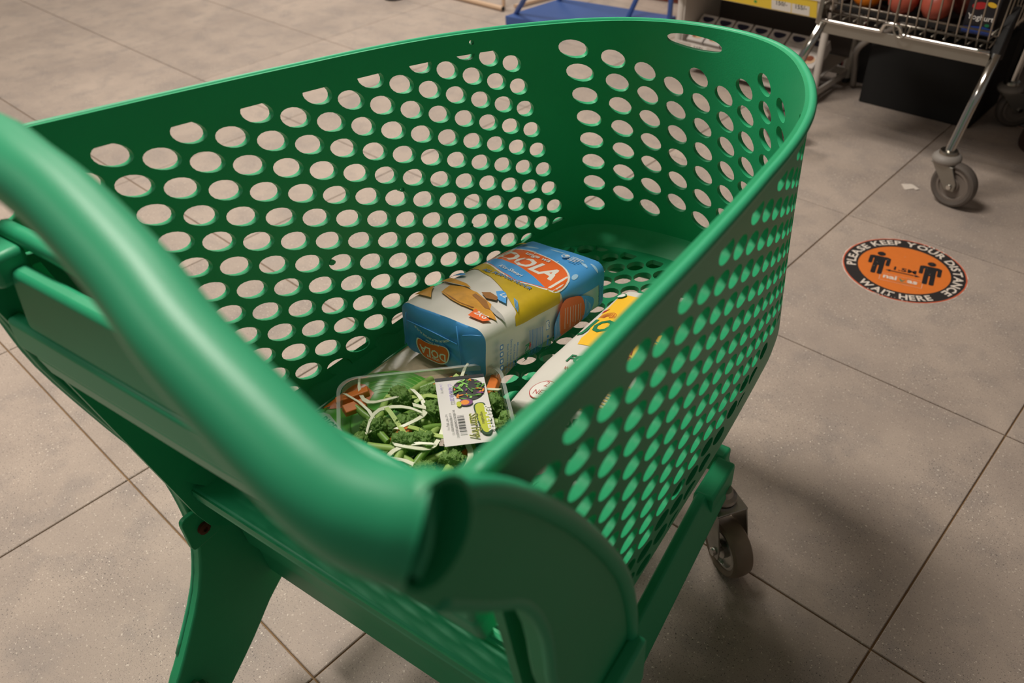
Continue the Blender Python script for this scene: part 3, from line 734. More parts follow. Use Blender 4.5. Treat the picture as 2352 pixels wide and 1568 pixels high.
o = ell(.046, .022, .018, .016, 28); D.poly(o, REDT); D.poly(ell(.046, .022, .0168, .0148, 28), PRW)
D.text('2', .046, .027, .010, REDT); D.text('NET', .046, .013, .008, REDT)
for k in range(12): D.poly([(.105,.004+.0052*k),(.160,.004+.0052*k),(.160,.0055+.0052*k),(.105,.0055+.0052*k)], YEL2)
D.poly(ell(.019, .246, .008, .006, 12), GRNT); D.poly(ell(.019, .246, .0062, .0044, 12), PRW)
for k in range(14): D.poly([(.172,.070+.004*k),(.205,.070+.004*k),(.205,.0715+.004*k),(.172,.0715+.004*k)], BLACKP)
D.text('JOGOO', .195, .190, .020, GRNT, r=0, bold=.03)
D.build('bag_print', root)
D = Decal(B.E)
D.text('JOGOO', .01, .040, .017, GRNT, bold=.03); D.text('MAARUFU', .02, .024, .008, REDT, bold=.02)
D.build('end_print', root)

# dry pasta bag, beige film with green and orange band
FILM = mat('beige_film', (206, 186, 158), .30, var=.16, vscale=160, bump=.2, bscale=240, coat=.15)
GRN2 = mat('leaf_green_film', (96, 186, 60), .34, coat=.15); GRN3 = mat('pale_green_film', (150, 214, 104), .34, coat=.15)
ORG2 = mat('orange_film', (236, 120, 34), .34, coat=.15); DGRN = mat('dark_green_film', (30, 72, 40), .36, coat=.15)
PRW2 = mat('white_film', (226, 222, 216), .36, coat=.15)
root = bag_root('rice_bag', 'beige see-through bag with green and orange bands under the tray', 'rice bag', -.125, .545, .4420, -.049, 0, -.02)
B = Bag(.145, .26, .015, .007, .004, .02, .0012, 9, .3)
B.build(root, FILM, FILM, 150, 90)
D = Decal(B.F); dm = -.053
big = [(m+dm, s) for m, s in [(.040,.099),(.056,.118),(.066,.131),(.080,.145),(.106,.155),(.140,.157),(.175,.150),(.198,.135),(.198,.01),(.060,.01),(.053,.05)]]
D.poly(big, GRN2)
for k in range(7):
    D.poly([(.118+dm+(.072-.008*k)*cos(q), .092+(.060-.0065*k)*sin(q)) for q in [x*.15 for x in range(1, 20)]]+[(.118+dm+(.0705-.008*k)*cos(q), .092+(.0585-.0065*k)*sin(q)) for q in [x*.15 for x in range(19, 0, -1)]], GRN3)
D.poly([(m+dm, s) for m, s in [(.030,.030),(.042,.075),(.053,.099),(.070,.103),(.092,.097),(.098,.080),(.080,.055),(.066,.044)]], ORG2)
D.poly([(m+dm, s) for m, s in [(.036,.026),(.043,.041),(.062,.048),(.064,.044),(.050,.036)]], DGRN)
D.poly([(m+dm, s) for m, s in [(.040,.006),(.043,.037),(.060,.044),(.063,.038),(.060,.010)]], GRN2)
D.poly([(m+dm, s) for m, s in [(.056,.004),(.055,.034),(.073,.036),(.115,.022),(.118,.004)]], PRW2)
D.text('RICE', .082+dm, .020, .010, BLACKP, r=-.2, bold=.03)
D.build('bag_print', root)

# small white carton by the rear corner
root = bag_root('white_carton', 'white carton with a blue edge in the rear right basket corner', 'carton', .172, .455, .4455, 0, 0, .05)
MB().box(-.03, .03, -.05, .05, 0, .046).build('carton_body', PRW, root, bevel=.002)
MB().box(-.0304, .0304, -.0504, .0504, .0425, .0440).build('carton_edge', SKY, root, bevel=.002)

# ------------------------------------------------------------------ vegetable tray
TU, TV = Vector((.714, .70, 0)), Vector((.70, -.714, 0))
tz = .4575
trx = bag_root('vegetable_tray', 'clear plastic tray of cut vegetables with a printed label', 'tray', -.045, .481, tz, 0, .045, radians(44.4))
TL, TW, TH = .205, .185, .042                                # along u, along v, depth
CLEAR = clear_mat('clear_plastic', (.95, .96, .955), .08, .12)
FILMC = clear_mat('clear_film', (.98, .985, .98), .02, .10)
mb = MB()
prof = [(.80, .0), (.865, .001), (.885, .004), (.93, TH-.004), (.935, TH), (.965, TH+.0008), (.985, TH-.001), (1.0, TH-.0055)]
rings = []
for k, z in prof:
    c = .026*k
    rings.append([(x, y, z) for x, y in rrect(-TL/2*k, -TW/2*k, TL/2*k, TW/2*k, c, 5)])
vs = [p for r in rings for p in r]; n = len(rings[0])
fs = [tuple(range(n))]+[(i*n+q, i*n+(q+1) % n, (i+1)*n+(q+1) % n, (i+1)*n+q) for i in range(len(prof)-1) for q in range(n)]
mb.add(vs, fs).build('tray_shell', CLEAR, trx, ang=50)
FLG = mat('clear_flange', (226, 232, 228), .12); FLG.node_tree.nodes['Principled BSDF'].inputs['Alpha'].default_value = .34
fm = MB()
for z0, k0, k1, z1 in ((TH+.0006, .95, .995, TH+.0004), (TH-.0055, 1.0, .992, TH-.0005), (TH-.006, .932, .940, TH+.001)):
    ra = rrect(-TL/2*k0, -TW/2*k0, TL/2*k0, TW/2*k0, .026, 6); rb = rrect(-TL/2*k1, -TW/2*k1, TL/2*k1, TW/2*k1, .026, 6); m_ = len(ra)
    fm.add([(x, y, z0) for x, y in ra]+[(x, y, z1) for x, y in rb], [(q, (q+1) % m_, (q+1) % m_+m_, q+m_) for q in range(m_)])
fm.build('tray_flange', FLG, trx, ang=40)
def film(u, v):
    x, y = (u-.5)*TL*.94, (v-.5)*TW*.94
    d = min(1, min(u, 1-u, v, 1-v)*6)
    return Vector((x, y, TH+.0012+d*(.0035+.0030*noise.noise(Vector((x*38, y*38, 2)))+.0016*noise.noise(Vector((x*90, y*90, 5))))))
MB().grid(film, 46, 42).build('film_lid', FILMC, trx, ang=180)
# label: u runs along the tray, v across
lab_o = Vector((.0465, .0055))
def LF(x, y, off): 
    X, Y = lab_o.x+x*1.05, lab_o.y+y*.911
    return Vector((X, Y, TH+.0068+.0012*sin(y*30)+off*1.2))
lb = MB()
LBW, LBH = .057, .124
lb.grid(lambda u, v: LF((u-.5)*LBW, (v-.5)*LBH, 0), 8, 16)
LABW = mat('label_paper', (226, 220, 218), .4, coat=.3)
lo = lb.build('paper_label', LABW, trx, ang=180)
D = Decal(LF)
VEGG = mat('label_green', (84, 142, 50), .4); VEGP = mat('label_purple', (122, 56, 120), .4); VEGO = mat('label_orange', (238, 140, 40), .4); LIME = mat('label_lime', (190, 196, 44), .4); PURT = mat('purple_stamp', (150, 130, 200), .5)
D.poly([(-LBW/2, LBH/2-.006), (LBW/2, LBH/2-.006), (LBW/2, LBH/2), (-LBW/2, LBH/2)], BLACKP)
D.poly(ell(.008, .034, .0185, .021, 20), BLACKP)
rr = random.Random(3)
for k in range(46):
    a, q = rr.uniform(0, 6.28), sqrt(rr.random())
    x, y = .008+.0175*q*cos(a), .034+.020*q*sin(a); r = rr.uniform(0, 3.14)
    D.poly(ell(x, y, rr.uniform(.002, .005), rr.uniform(.0008, .0018), 6, r), rr.choice([VEGG, VEGG, VEGG, GRN3, VEGP, VEGO]), off=.0009+.00002*k)
D.lv = 16
D.poly(ell(.002, .009, .008, .006, 12), VEGP); D.poly(ell(.001, .009, .005, .0045, 10), VEGO); D.poly(ell(-.006, .007, .003, .005, 8), LIME)
D.poly([tuple(p) for p in smooth([(.010,.002),(.021,.005),(.0245,-.01),(.026,-.03),(.0245,-.046),(.020,-.052),(.013,-.046),(.0105,-.02)], 4, True)], DGRN)
D.poly([tuple(p) for p in smooth([(.0115,.001),(.020,.0035),(.0232,-.01),(.0245,-.03),(.0235,-.042),(.019,-.048),(.0145,-.042),(.012,-.02)], 4, True)], LIME)
D.text('BEAPETER', .0212, -.023, .0075, PRW, r=-pi/2, bold=.03)
D.text('vegetables', .0155, -.022, .0038, BLACKP, r=-pi/2)
D.text('Stir Fry', .0030, -.034, .0105, LIME, r=-pi/2, bold=.035)
D.text('Stir Fry', .0030, -.034, .0105, BLACKP, r=-pi/2, bold=-.004)
for k, wd in enumerate((1,2,1,3,1,1,2,1,2,1,3,1,1,2)): D.poly([(-.0105,-.014-.0022*k),(-.003,-.014-.0022*k),(-.003,-.014-.0022*k-.0006*wd),(-.0105,-.014-.0022*k-.0006*wd)], BLACKP)
D.text('BROCCOLI CARROT LEEKS', -.0145, -.026, .0026, BLACKP, r=-pi/2, bold=.01)
D.text('KEEP REFRIGERATED', -.0190, -.026, .0026, BLACKP, r=-pi/2)
D.text('NET WT 300g', -.0232, -.022, .0026, BLACKP, r=-pi/2)
D.text('12 MAR 2022', -.0150, .028, .0044, PURT, r=-pi/2, bold=.012)
D.text('Use by', -.0240, .040, .0032, PURT, r=-pi/2)
D.build('label_print', trx)
# the vegetables
M0 = Matrix.Translation(trx.location) @ trx.rotation_euler.to_matrix().to_4x4()
BROC = mat('broccoli_green', (106, 144, 64), .6, var=.5, vscale=260, bump=.6, bscale=700)
STEM = mat('broccoli_stem', (160, 192, 100), .5, var=.2, vscale=60)
BEAN = mat('bean_green', (126, 168, 74), .4, var=.25, vscale=50)
LEEK = mat('leek_white', (232, 232, 206), .4, var=.15, vscale=50)
LEEKG = mat('leek_green', (176, 200, 104), .4, var=.2, vscale=50)
CARR = mat('carrot_orange', (224, 122, 48), .45, var=.12, vscale=60)
def put(o, x, y, z, ax, tilt, roll=0):
    M = M0 @ Matrix.Translation((x, y, z)) @ Matrix.Rotation(ax, 4, 'Z') @ Matrix.Rotation(tilt, 4, 'Y') @ Matrix.Rotation(roll, 4, 'X')
    o.location = M.to_translation(); o.rotation_euler = M.to_euler(); return o
def proto(kind, seed):
    r = random.Random(seed)
    if kind == 'broccoli':
        root = bpy.data.objects.new('broccoli_floret', None); COL.objects.link(root); root.empty_display_size = .02
        st = MB(); st.tube([(-.046, .002, .001), (-.026, .001, .001), (-.010, .001, .001), (.004, 0, 0)], [.0050, .0052, .0050, .0066], 8)
        for k in range(4):
            a = k*1.57+.4; st.tube([(-.006, 0, 0), (.006, .007*cos(a), .007*sin(a))], [.0035, .003], 6)
        st.build('stem', STEM, root, ang=60)
        bm = bmesh.new(); bmesh.ops.create_icosphere(bm, subdivisions=5, radius=1)
        for v in bm.verts:
            p = v.co.copy(); n = noise.noise(p*2.1+Vector((seed, 0, 0)))*.22+noise.noise(p*5+Vector((0, seed, 0)))*.16+noise.noise(p*13)*.20
            s = 1+n; v.co = Vector((p.x*.0125*s+.009 if p.x > -.2 else p.x*.006*s+.005, p.y*.0165*s, p.z*.0150*s))
        me = bpy.data.meshes.new('crown'); bm.to_mesh(me); bm.free(); me.shade_smooth(); me.materials.append(BROC)
        link_obj('crown', me, root)
        return root
    mb = MB()
    if kind == 'bean':
        l = r.uniform(.030, .045); mb.tube([(-l/2, 0, 0), (-l/6, .001, 0), (l/6, .0015, 0), (l/2, 0, 0)], [.0042, .0046, .0046, .0040], 9)
        return mb.build('green_bean_piece', BEAN, ang=50)
    if kind == 'carrot':
        l = r.uniform(.026, .042); mb.box(-l/2, l/2, -.0065, .0065, -.0045, .0045); return mb.build('carrot_stick', CARR, bevel=.0012)
    if kind == 'leek':
        l = r.uniform(.060, .095); c = r.uniform(-1.4, 1.4)
        pts = [Vector((-l/2+l*k/8, c*l*((k/8-.5)**2)*1.6, .002*sin(k))) for k in range(9)]
        w = r.uniform(.0024, .0034); vs = []; fs = []
        for k, p in enumerate(pts):
            vs += [p+Vector((0, -w, 0)), p+Vector((0, w, 0)), p+Vector((0, w, .0012)), p+Vector((0, -w, .0012))]
        for k in range(8):
            for q in range(4): fs.append((k*4+q, k*4+(q+1) % 4, k*4+4+(q+1) % 4, k*4+4+q))
        fs += [(0, 1, 2, 3), (32, 33, 34, 35)]
        return mb.add(vs, fs).build('leek_strip', LEEKG if seed % 3 == 0 else LEEK, ang=60)
info = dict(broccoli=('broccoli floret among the cut vegetables in the tray', 'broccoli', 'broccoli florets in the tray'),
            bean=('short green bean piece among the cut vegetables in the tray', 'green bean', 'bean pieces in the tray'),
            carrot=('orange carrot stick among the cut vegetables in the tray', 'carrot', 'carrot sticks in the tray'),
            leek=('thin pale leek strip lying on the cut vegetables in the tray', 'leek', 'leek strips in the tray'))
pr = {k: [proto(k, s) for s in range(1, n+1)] for k, n in (('broccoli', 3), ('bean', 3), ('carrot', 3), ('leek', 5))}
used = set()
rv = random.Random(12)
def veg(kind, x, y, z, ax, tilt=0, roll=0, k=None):
    p = rv.choice(pr[kind]) if k is None else pr[kind][k]
    if p.name in used: o = copy_tree(p)
    else: o = p; used.add(p.name)
    tag(o, *info[kind]); put(o, x, y, z, ax, tilt, roll)
hx, hy = TL*.40, TW*.40
bro = [(-.038,.020,5.5),(.000,-.012,4.1),(.020,.030,3.6),(.050,.066,.9),(.015,.050,2.2),(-.020,.062,3.9),(.078,.030,.4),(-.058,.020,4.4),(-.070,-.018,2.9),(-.050,-.050,2.0),(-.015,-.060,5.3),(.02,-.066,1.0),(.052,-.060,4.9),(.080,-.045,3.4),(-.030,-.028,1.2),(.020,-.038,.2),(.085,-.002,5.9),(-.075,-.060,.9),(-.005,.018,3.0),(.045,.012,5.0)]
for k_, (x, y, a) in enumerate(bro): veg('broccoli', x, y, .0205+.004*(k_ % 3), a, rv.uniform(-.22, .12), rv.uniform(-1, 1))
for x, y, a in [(-.084,.068,.15),(-.082,.050,.4),(-.030,-.006,1.0),(.030,-.052,.9),(.028,.070,.2),(-.006,-.079,2.6),(.088,.060,1.2),(-.074,-.066,.2),(.068,-.030,2)]:
    veg('carrot', x, y, rv.uniform(.028, .032), a, rv.uniform(-.25, .25), rv.uniform(-.4, .4))
for x, y, a in [(-.035,.048,.7),(-.020,.030,.5),(.006,.044,.9),(.012,.004,.2),(.034,-.016,.9),(-.052,.000,2.0),(-.045,-.074,1.9),(.060,.050,.3),(.064,.000,2.5),(-.066,.034,2.3),(.010,.074,.1),(-.012,-.046,.8)]:
    veg('bean', x, y, rv.uniform(.024, .029), a, rv.uniform(-.3, .3))
for x, y, a in [(-.045,.035,.3),(-.030,.000,1.9),(.000,.020,1.2),(.010,-.020,2.6),(-.040,-.035,.7),(.030,.020,.1),(-.010,.050,2.9),(.045,-.050,1.6),(-.060,.010,1.3),(.020,.056,.6),(-.020,-.060,2.2),(.000,-.036,.4),(.052,.060,2.0),(-.065,.050,2.5)]:
    veg('leek', x, y, rv.uniform(.034, .038), a, rv.uniform(-.06, .06))

# each floret, stick and bean gets the label of its own place, counted across the photo
ORD = 'first second third fourth fifth sixth seventh eighth ninth tenth eleventh twelfth thirteenth fourteenth fifteenth sixteenth seventeenth eighteenth nineteenth twentieth twenty-first twenty-second twenty-third twenty-fourth twenty-fifth'.split()
def number(kind, text):
    bpy.context.view_layer.update()
    L = [o for o in bpy.data.objects if o.parent is None and o.name.split('.')[0] == kind]
    L.sort(key=lambda o: (cam.matrix_world.inverted() @ o.location).x/-(cam.matrix_world.inverted() @ o.location).z)
    for k, o in enumerate(L): o['label'] = text % ORD[k]
number('broccoli_floret', '%s broccoli floret from the left in the tray of cut vegetables')
number('carrot_stick', '%s orange carrot stick from the left in the tray of cut vegetables')
number('green_bean_piece', '%s green bean piece from the left in the tray of cut vegetables')
number('leek_strip', '%s pale leek strip from the left on the tray of cut vegetables')

# ------------------------------------------------------------------ places of the things beyond the cart
STK1 = (-.460, 1.861, 0, .262); STK2 = (-.478, 3.035, 0, .20)
BSR = .13
BQ = [(-2.567, 2.644, 0), (-1.93, 2.74, 0), (-1.96, 3.08, 0), (-2.535, 2.99, 0)]
BLEG = [((-2.577+.02, 2.70, .035), (-2.10, 2.49, .46)), ((-2.113, 2.931, .035), (-1.93, 3.0, .50)), ((-1.955, 3.02, .035), (-1.955, 3.02, .60)), ((-2.52, 2.95, .035), (-2.30, 3.02, .5))]
PIPE = [((-3.40, 2.785, .012), (-2.716, 2.785, .012), .0115), ((-2.735, 2.811, .012), (-2.735, 2.811, .55), .0085), ((-2.698, 2.846, .012), (-2.59, 3.40, .012), .0085)]
RCR = (-2.15, 3.50, 0)

# ------------------------------------------------------------------ floor stickers
INK = mat('sticker_black', (44, 40, 40), .55, var=.25, vscale=120)
STO = mat('sticker_orange', (226, 122, 48), .5, var=.08, vscale=60)
STW = mat('sticker_white', (226, 214, 202), .55, var=.12, vscale=200)
STR = mat('sticker_rim_red', (214, 100, 66), .55)
TICK = mat('sticker_teal', (60, 130, 104), .5)
STB = mat('sticker_darkink', (34, 30, 32), .55)
R0 = .152
def flat(x, y, off): return Vector((x, y, .0006+off))
def sticker(parent):
    rg = random.Random(8)
    mb = MB(); rim_ = [((R0+rg.uniform(-.0016, .0012))*cos(2*pi*k/120), (R0+rg.uniform(-.0016, .0012))*sin(2*pi*k/120)) for k in range(120)]
    mb.prism(rim_, lambda p, s: Vector((p[0], p[1], .0004*s+.0002))).build('sticker_base', STW, parent, ang=20)
    D = Decal(flat)
    D.poly([((R0-.0018)*cos(2*pi*k/80), (R0-.0018)*sin(2*pi*k/80)) for k in range(80)], STR, .03)
    D.poly([((R0-.0050+rg.uniform(-.0005, .0004))*cos(2*pi*k/90), (R0-.0050+rg.uniform(-.0005, .0004))*sin(2*pi*k/90)) for k in range(90)], INK, .03)
    D.build('black_ring', parent)
    D.mb, D.mats = MB(), []
    D.poly(ell(0, -.002, .112, .110, 72), STO, .03); D.build('orange_disc', parent)
    D.mb, D.mats = MB(), []
    # ring lettering, set letter by letter
    def arc(text, a0, a1, top, h, r):
        ws = [text2d(c, .03)[0] if c != ' ' else [] for c in text]
        adv = [(max(v[0] for v in w)-min(v[0] for v in w)) if w else .30 for w in ws]
        tot = sum(adv)+.10*(len(adv)-1); x = 0; wx = radians(abs(a1-a0))*(r+(h*.5 if top else -h*.5))/(tot*h)
        for c, ad in zip(text, adv):
            f = (x+ad/2)/tot; a = radians(a0+(a1-a0)*f); x += ad+.10
            if c == ' ': continue
            cx, cy = r*cos(a), r*sin(a)
            D.text(c, cx-(0), cy, h, STW, r=a-pi/2 if top else a+pi/2, bold=.03, sx=wx*.98, off=.0012)
    # characters sit on their baseline: push it inwards by half the letter height
    arc('PLEASE KEEP YOUR DISTANCE', 196, -36, True, .0225, .1185)
    arc('WAIT HERE', 226, 306, False, .0225, .1410)
    # two standing figures
    for fx in (-.062, .062):
        D.poly(ell(fx, .052, .0105, .0105, 18), STB, off=.0012)
        D.poly(rrect(fx-.0265, -.004, fx-.0165, .036, .004), STB, off=.00121); D.poly(rrect(fx+.0165, -.004, fx+.0265, .036, .004), STB, off=.00121)
        D.poly(rrect(fx-.0265, .024, fx+.0265, .0385, .010), STB, off=.00122)
        D.poly(rrect(fx-.0138, -.008, fx+.0138, .034, .002), STB, off=.00123)
        D.poly(rrect(fx-.0138, -.050, fx-.0018, .004, .004), STB, off=.00124); D.poly(rrect(fx+.0018, -.050, fx+.0138, .004, .004), STB, off=.00124)
    D.poly([(-.042,-.022),(-.030,-.0165),(-.030,-.020),(.030,-.020),(.030,-.0165),(.042,-.022),(.030,-.0275),(.030,-.024),(-.030,-.024),(-.030,-.0275)], STB, off=.0012)
    D.text('1.5M', .002, -.0135, .0170, STB, bold=.03, sx=1.3, off=.0012)
    D.text('nai', -.0265, -.061, .0190, STW, bold=.035, sx=1.15, off=.0012)
    D.text('as', .0270, -.061, .0190, STW, bold=.035, sx=1.15, off=.0012)
    D.poly([(-.0055,-.050),(-.001,-.050),(.003,-.0575),(.014,-.0455),(.024,-.0425),(.014,-.044),(.004,-.0625),(.0005,-.0625)], TICK, off=.00125)
    D.poly([(-.020,-.0685),(.010,-.0665),(.026,-.0675),(.010,-.0680)], TICK, off=.0012)
    for a, b in (((-.050,-.040),(.050,-.0406)),((-.050,-.0735),(.050,-.0741)),((-.051,-.040),(-.0502,-.0735)),((.0502,-.040),(.051,-.0735))):
        D.poly([(a[0],a[1]),(b[0],a[1]),(b[0],b[1]),(a[0],b[1])], STW, off=.0012)
    D.build('sticker_print', parent)
    # flakes worn off the print
    wn = MB()
    for k in range(26):
        a = rg.choice([rg.uniform(1.0, 2.1), rg.uniform(.2, 1.2), rg.uniform(4.2, 4.9)]); r = rg.uniform(.140, .1512); q = rg.uniform(.0012, .0036)
        wn.add([(r*cos(a)+q*cos(w+k)*rg.uniform(.5, 1.3), r*sin(a)+q*sin(w+k)*rg.uniform(.5, 1.3), .0019) for w in (0, 1.2, 2.4, 3.6, 5.0)], [(0, 1, 2, 3, 4)])
    for k in range(24):
        a = rg.uniform(0, 6.28); r = rg.uniform(.03, .105); q = rg.uniform(.0004, .0011)
        wn.add([(r*cos(a)+q*cos(w), r*sin(a)+q*sin(w), .0021) for w in (0, 1.5, 3, 4.6)], [(0, 1, 2, 3)])
    wn.build('worn_flakes', STW, parent, ang=180)['kind'] = 'stuff'
s1 = empty('floor_sticker', 'round orange and black keep distance sticker lying whole on the grey floor', 'floor sticker', STK1[:3], STK1[3])
sticker(s1); s1.scale = (.957, .957, 1)
s2 = copy_tree(s1); s2.location = STK2[:3]; s2.rotation_euler = (0, 0, STK2[3])
tag(s2, 'round floor sticker half out of view behind the wire trolley', 'floor sticker')
pp = MB(); pp.prism([(-.026,.004),(-.004,.020),(.004,.018),(.026,.002),(.020,-.006),(.012,-.002),(-.002,-.021),(-.008,-.020)], lambda p, s: Vector((p[0]+.0, p[1], .0005+.0012*s+.002*max(0, p[0]*20))))
o = pp.build('paper_scrap', STW); o.location = (-.617, 2.283, 0); tag(o, 'torn white scrap of paper on the floor near the trolley wheel', 'paper')

# ------------------------------------------------------------------ wire trolley
WIRE = mat('plated_wire', (164, 158, 148), .30, metal=1, var=.12, vscale=40)
PLATE = mat('plated_sheet', (150, 146, 138), .42, metal=.85, var=.12, vscale=14)
GREYP = mat('grey_plastic', (142, 136, 130), .55)
GTYRE = mat('grey_rubber', (92, 84, 78), .6, var=.15, vscale=50)
TX0, TX1, TY0, TY1, TZ = -.985, -.545, 2.32, 2.90, .395
tro = empty('wire_trolley', 'chrome wire shopping trolley carrying oranges and red onions', 'shopping trolley', ((TX0+TX1)/2, (TY0+TY1)/2, 0))
ox, oy = (TX0+TX1)/2, (TY0+TY1)/2
def tp(x, y, z): return Vector((x-ox, y-oy, z))
def zr(y): return TZ-.0*(y-TY0)
# front plate under the basket and its tube
MB().prism([(0, 0), (0, -.033), (.012, -.036), (.012, -.002)], lambda p, s: tp((TX0+.004, TX1+.012)[s], TY0+p[0], TZ+p[1]-.003)).build('front_plate', PLATE, tro, bevel=.001)
mx = (TX0*.55+TX1*.45)
ft = smooth([tp(TX0-.004, TY0-.004, TZ), tp(mx-.045, TY0-.004, TZ), tp(mx-.028, TY0-.006, TZ+.006), tp(mx-.018, TY0-.01, TZ+.024), tp(mx+.016, TY0-.01, TZ+.024), tp(mx+.026, TY0-.006, TZ+.006), tp(mx+.045, TY0-.004, TZ), tp(TX1+.010, TY0-.004, TZ)], 5)
MB().tube(ft, .0058, 10).build('front_tube', CHROME, tro, ang=180)
TOPZ = .88
def wire(name, path, r=.0027, n=6, m=WIRE): return MB().tube(path, r, n).build(name, m, tro, ang=180)
nv = 17
w0 = None
for k in range(nv):
    x = TX0+.018+(TX1-TX0-.022)*k/(nv-1)
    if w0 is None:
        w0 = wire('basket_wire', [Vector((0, 0, 0)), Vector((0, -.012, .030)), Vector((0, -.075, TOPZ-TZ))], .0025)
        w0.location = tp(x, TY0+.012, TZ+.004)
    else:
        c = w0.copy(); COL.objects.link(c); c.location = tp(x, TY0+.012, TZ+.004)
for h, yo, r in ((.018, .006, .0040), (.045, -.004, .0030), (.19, -.028, .003), (.33, -.05, .003), (.485, -.075, .005)):
    wire('cross_wire', [tp(TX0, TY0+.016+yo, TZ+h), tp(TX1+.004, TY0+.016+yo, TZ+h)], r)
hook = smooth([tp(mx+.004, TY0-.012, TZ+.14), tp(mx+.004, TY0-.014, TZ+.03), tp(mx+.014, TY0-.018, TZ+.004), tp(mx+.030, TY0-.020, TZ-.002), tp(mx+.044, TY0-.018, TZ+.010), tp(mx+.048, TY0-.016, TZ+.03)], 4)
wire('hook', hook, .0028)
bw = None
for k in range(14):                                          # basket bottom
    x = TX0+.02+(TX1-TX0-.04)*k/13
    if bw is None: bw = wire('bottom_wire', [Vector((0, 0, 0)), Vector((0, TY1-TY0, .02))], .0025); bw.location = tp(x, TY0+.01, TZ+.006)
    else: c = bw.copy(); COL.objects.link(c); c.location = tp(x, TY0+.01, TZ+.006)
for k in range(5): wire('bottom_wire', [tp(TX0, TY0+.12+.14*k, TZ+.004+.003*k), tp(TX1, TY0+.12+.14*k, TZ+.004+.003*k)], .003)
for sx, X in ((-1, TX0), (1, TX1)):                          # sides
    sw = None
    for k in range(16):
        y = TY0+.02+(TY1-TY0-.03)*k/15
        if sw is None: sw = wire('side_wire', [Vector((0, 0, 0)), Vector((sx*.012, -.004, .03)), Vector((sx*.03, -.03, TOPZ-TZ))], .0024); sw.location = tp(X, y, TZ+.004)
        else: c = sw.copy(); COL.objects.link(c); c.location = tp(X, y, TZ+.004)
    for h in (.045, .19, .33, .485): wire('side_rail_wire', [tp(X+sx*.06*h, TY0-.15*h, TZ+h), tp(X+sx*.06*h, TY1, TZ+h+.02)], .003 if h < .4 else .005)
for k in range(12): wire('back_wire', [tp(TX0+.02+.036*k, TY1, TZ+.02), tp(TX0+.02+.036*k, TY1, TOPZ)], .0024)
CORN = mat('black_plastic', (30, 29, 30), .45)
MB().prism([(0, -.01), (.05, -.03), (.07, .10), (.02, .06)], lambda p, s: tp(TX1+.010+.022*s, TY0+p[0], TZ+p[1])).build('corner_bumper', CORN, tro, bevel=.003)
MB().prism([(-.01, -.012), (.04, -.02), (.05, .07), (.0, .06)], lambda p, s: tp(TX0-.020+.014*s, TY0+p[0], TZ+p[1])).build('corner_bumper', WIRE, tro, bevel=.003)
# splayed legs and wheels
def leg(x0, y0, x1, y1):
    a, b = tp(x0, y0, TZ-.004), tp(x1, y1, .138)
    MB().tube([a, a.lerp(b, .5), b, b+(b-a).normalized()*.012], [.0125, .0125, .0125, .0125], 14).build('leg', CHROME, tro, ang=180)
    M = Matrix.Translation(tp(x1, y1, 0))
    MB().lathe([(.014,.150),(.022,.149),(.024,.143),(.024,.140),(.016,.139)], 20, M).build('leg_collar', WIRE, tro)
    MB().lathe([(.018,.141),(.030,.139),(.037,.131),(.038,.124),(.034,.117),(.022,.115),(.010,.115)], 24, M).build('bumper_ring', GREYP, tro, ang=60)
leg(TX1+.024, TY0+.012, -.540, 2.258); leg(TX0, TY0+.005, -1.075, 2.300)
leg(TX1-.01, TY1-.05, -.570, 2.86)
rl = smooth([tp(-.60, 2.74, .36), tp(-.78, 2.74, .335), tp(-.92, 2.74, .28), tp(-1.03, 2.76, .19), tp(-1.06, 2.84, .09), tp(-1.068, 2.88, .012)], 5)
MB().tube(rl, .0105, 12).build('rear_bow', mat('bent_tube_grey', (150, 144, 138), .4, metal=.5), tro, ang=180)
HUBG2 = mat('grey_hub_dark', (78, 70, 64), .6)
HUBG = mat('grey_hub_light', (120, 110, 102), .55)
p = tp(-.540, 2.258, 0); caster(tro, p.x, p.y, .0625, radians(-12), PLATE, GTYRE, .128, 1.15)
p = tp(-1.075, 2.300, 0); caster(tro, p.x, p.y, .0625, radians(20), PLATE, GTYRE, .128, 1.15)
p = tp(-.570, 2.86, 0); caster(tro, p.x, p.y, .0625, radians(40), PLATE, GTYRE, .128, 1.15)

# what the trolley carries
ORNG = mat('orange_peel', (238, 134, 22), .45, bump=.4, bscale=320)
ONI = mat('red_onion_skin', (176, 84, 66), .4, var=.3, vscale=22, bump=.15, bscale=60)
NETM = mat('red_net', (196, 60, 50), .5)
TANM = mat('dry_root', (150, 110, 80), .8)
STEMO = mat('orange_stem', (92, 84, 40), .7)
floorz = TZ+.026
def orange_(x, y, z, r, lab):
    e = empty('orange', lab, 'orange', (x, y, z))
    bm = bmesh.new(); bmesh.ops.create_uvsphere(bm, u_segments=28, v_segments=18, radius=r)
    for v in bm.verts: v.co.z *= .94; v.co.z -= .10*r*max(0, v.co.z/r-.8)*3
    me = bpy.data.meshes.new('peel'); bm.to_mesh(me); bm.free(); me.shade_smooth(); me.materials.append(ORNG)
    link_obj('peel', me, e)
    MB().lathe([(.0005, r*.86), (.004, r*.875), (.003, r*.90), (.0005, r*.90)], 8).build('stem_button', STEMO, e)
orange_(-.905, 2.400, floorz+.041, .042, 'round orange nearest the left corner of the wire trolley')
orange_(-.890, 2.490, floorz+.043, .043, 'round orange behind the front orange in the wire trolley')
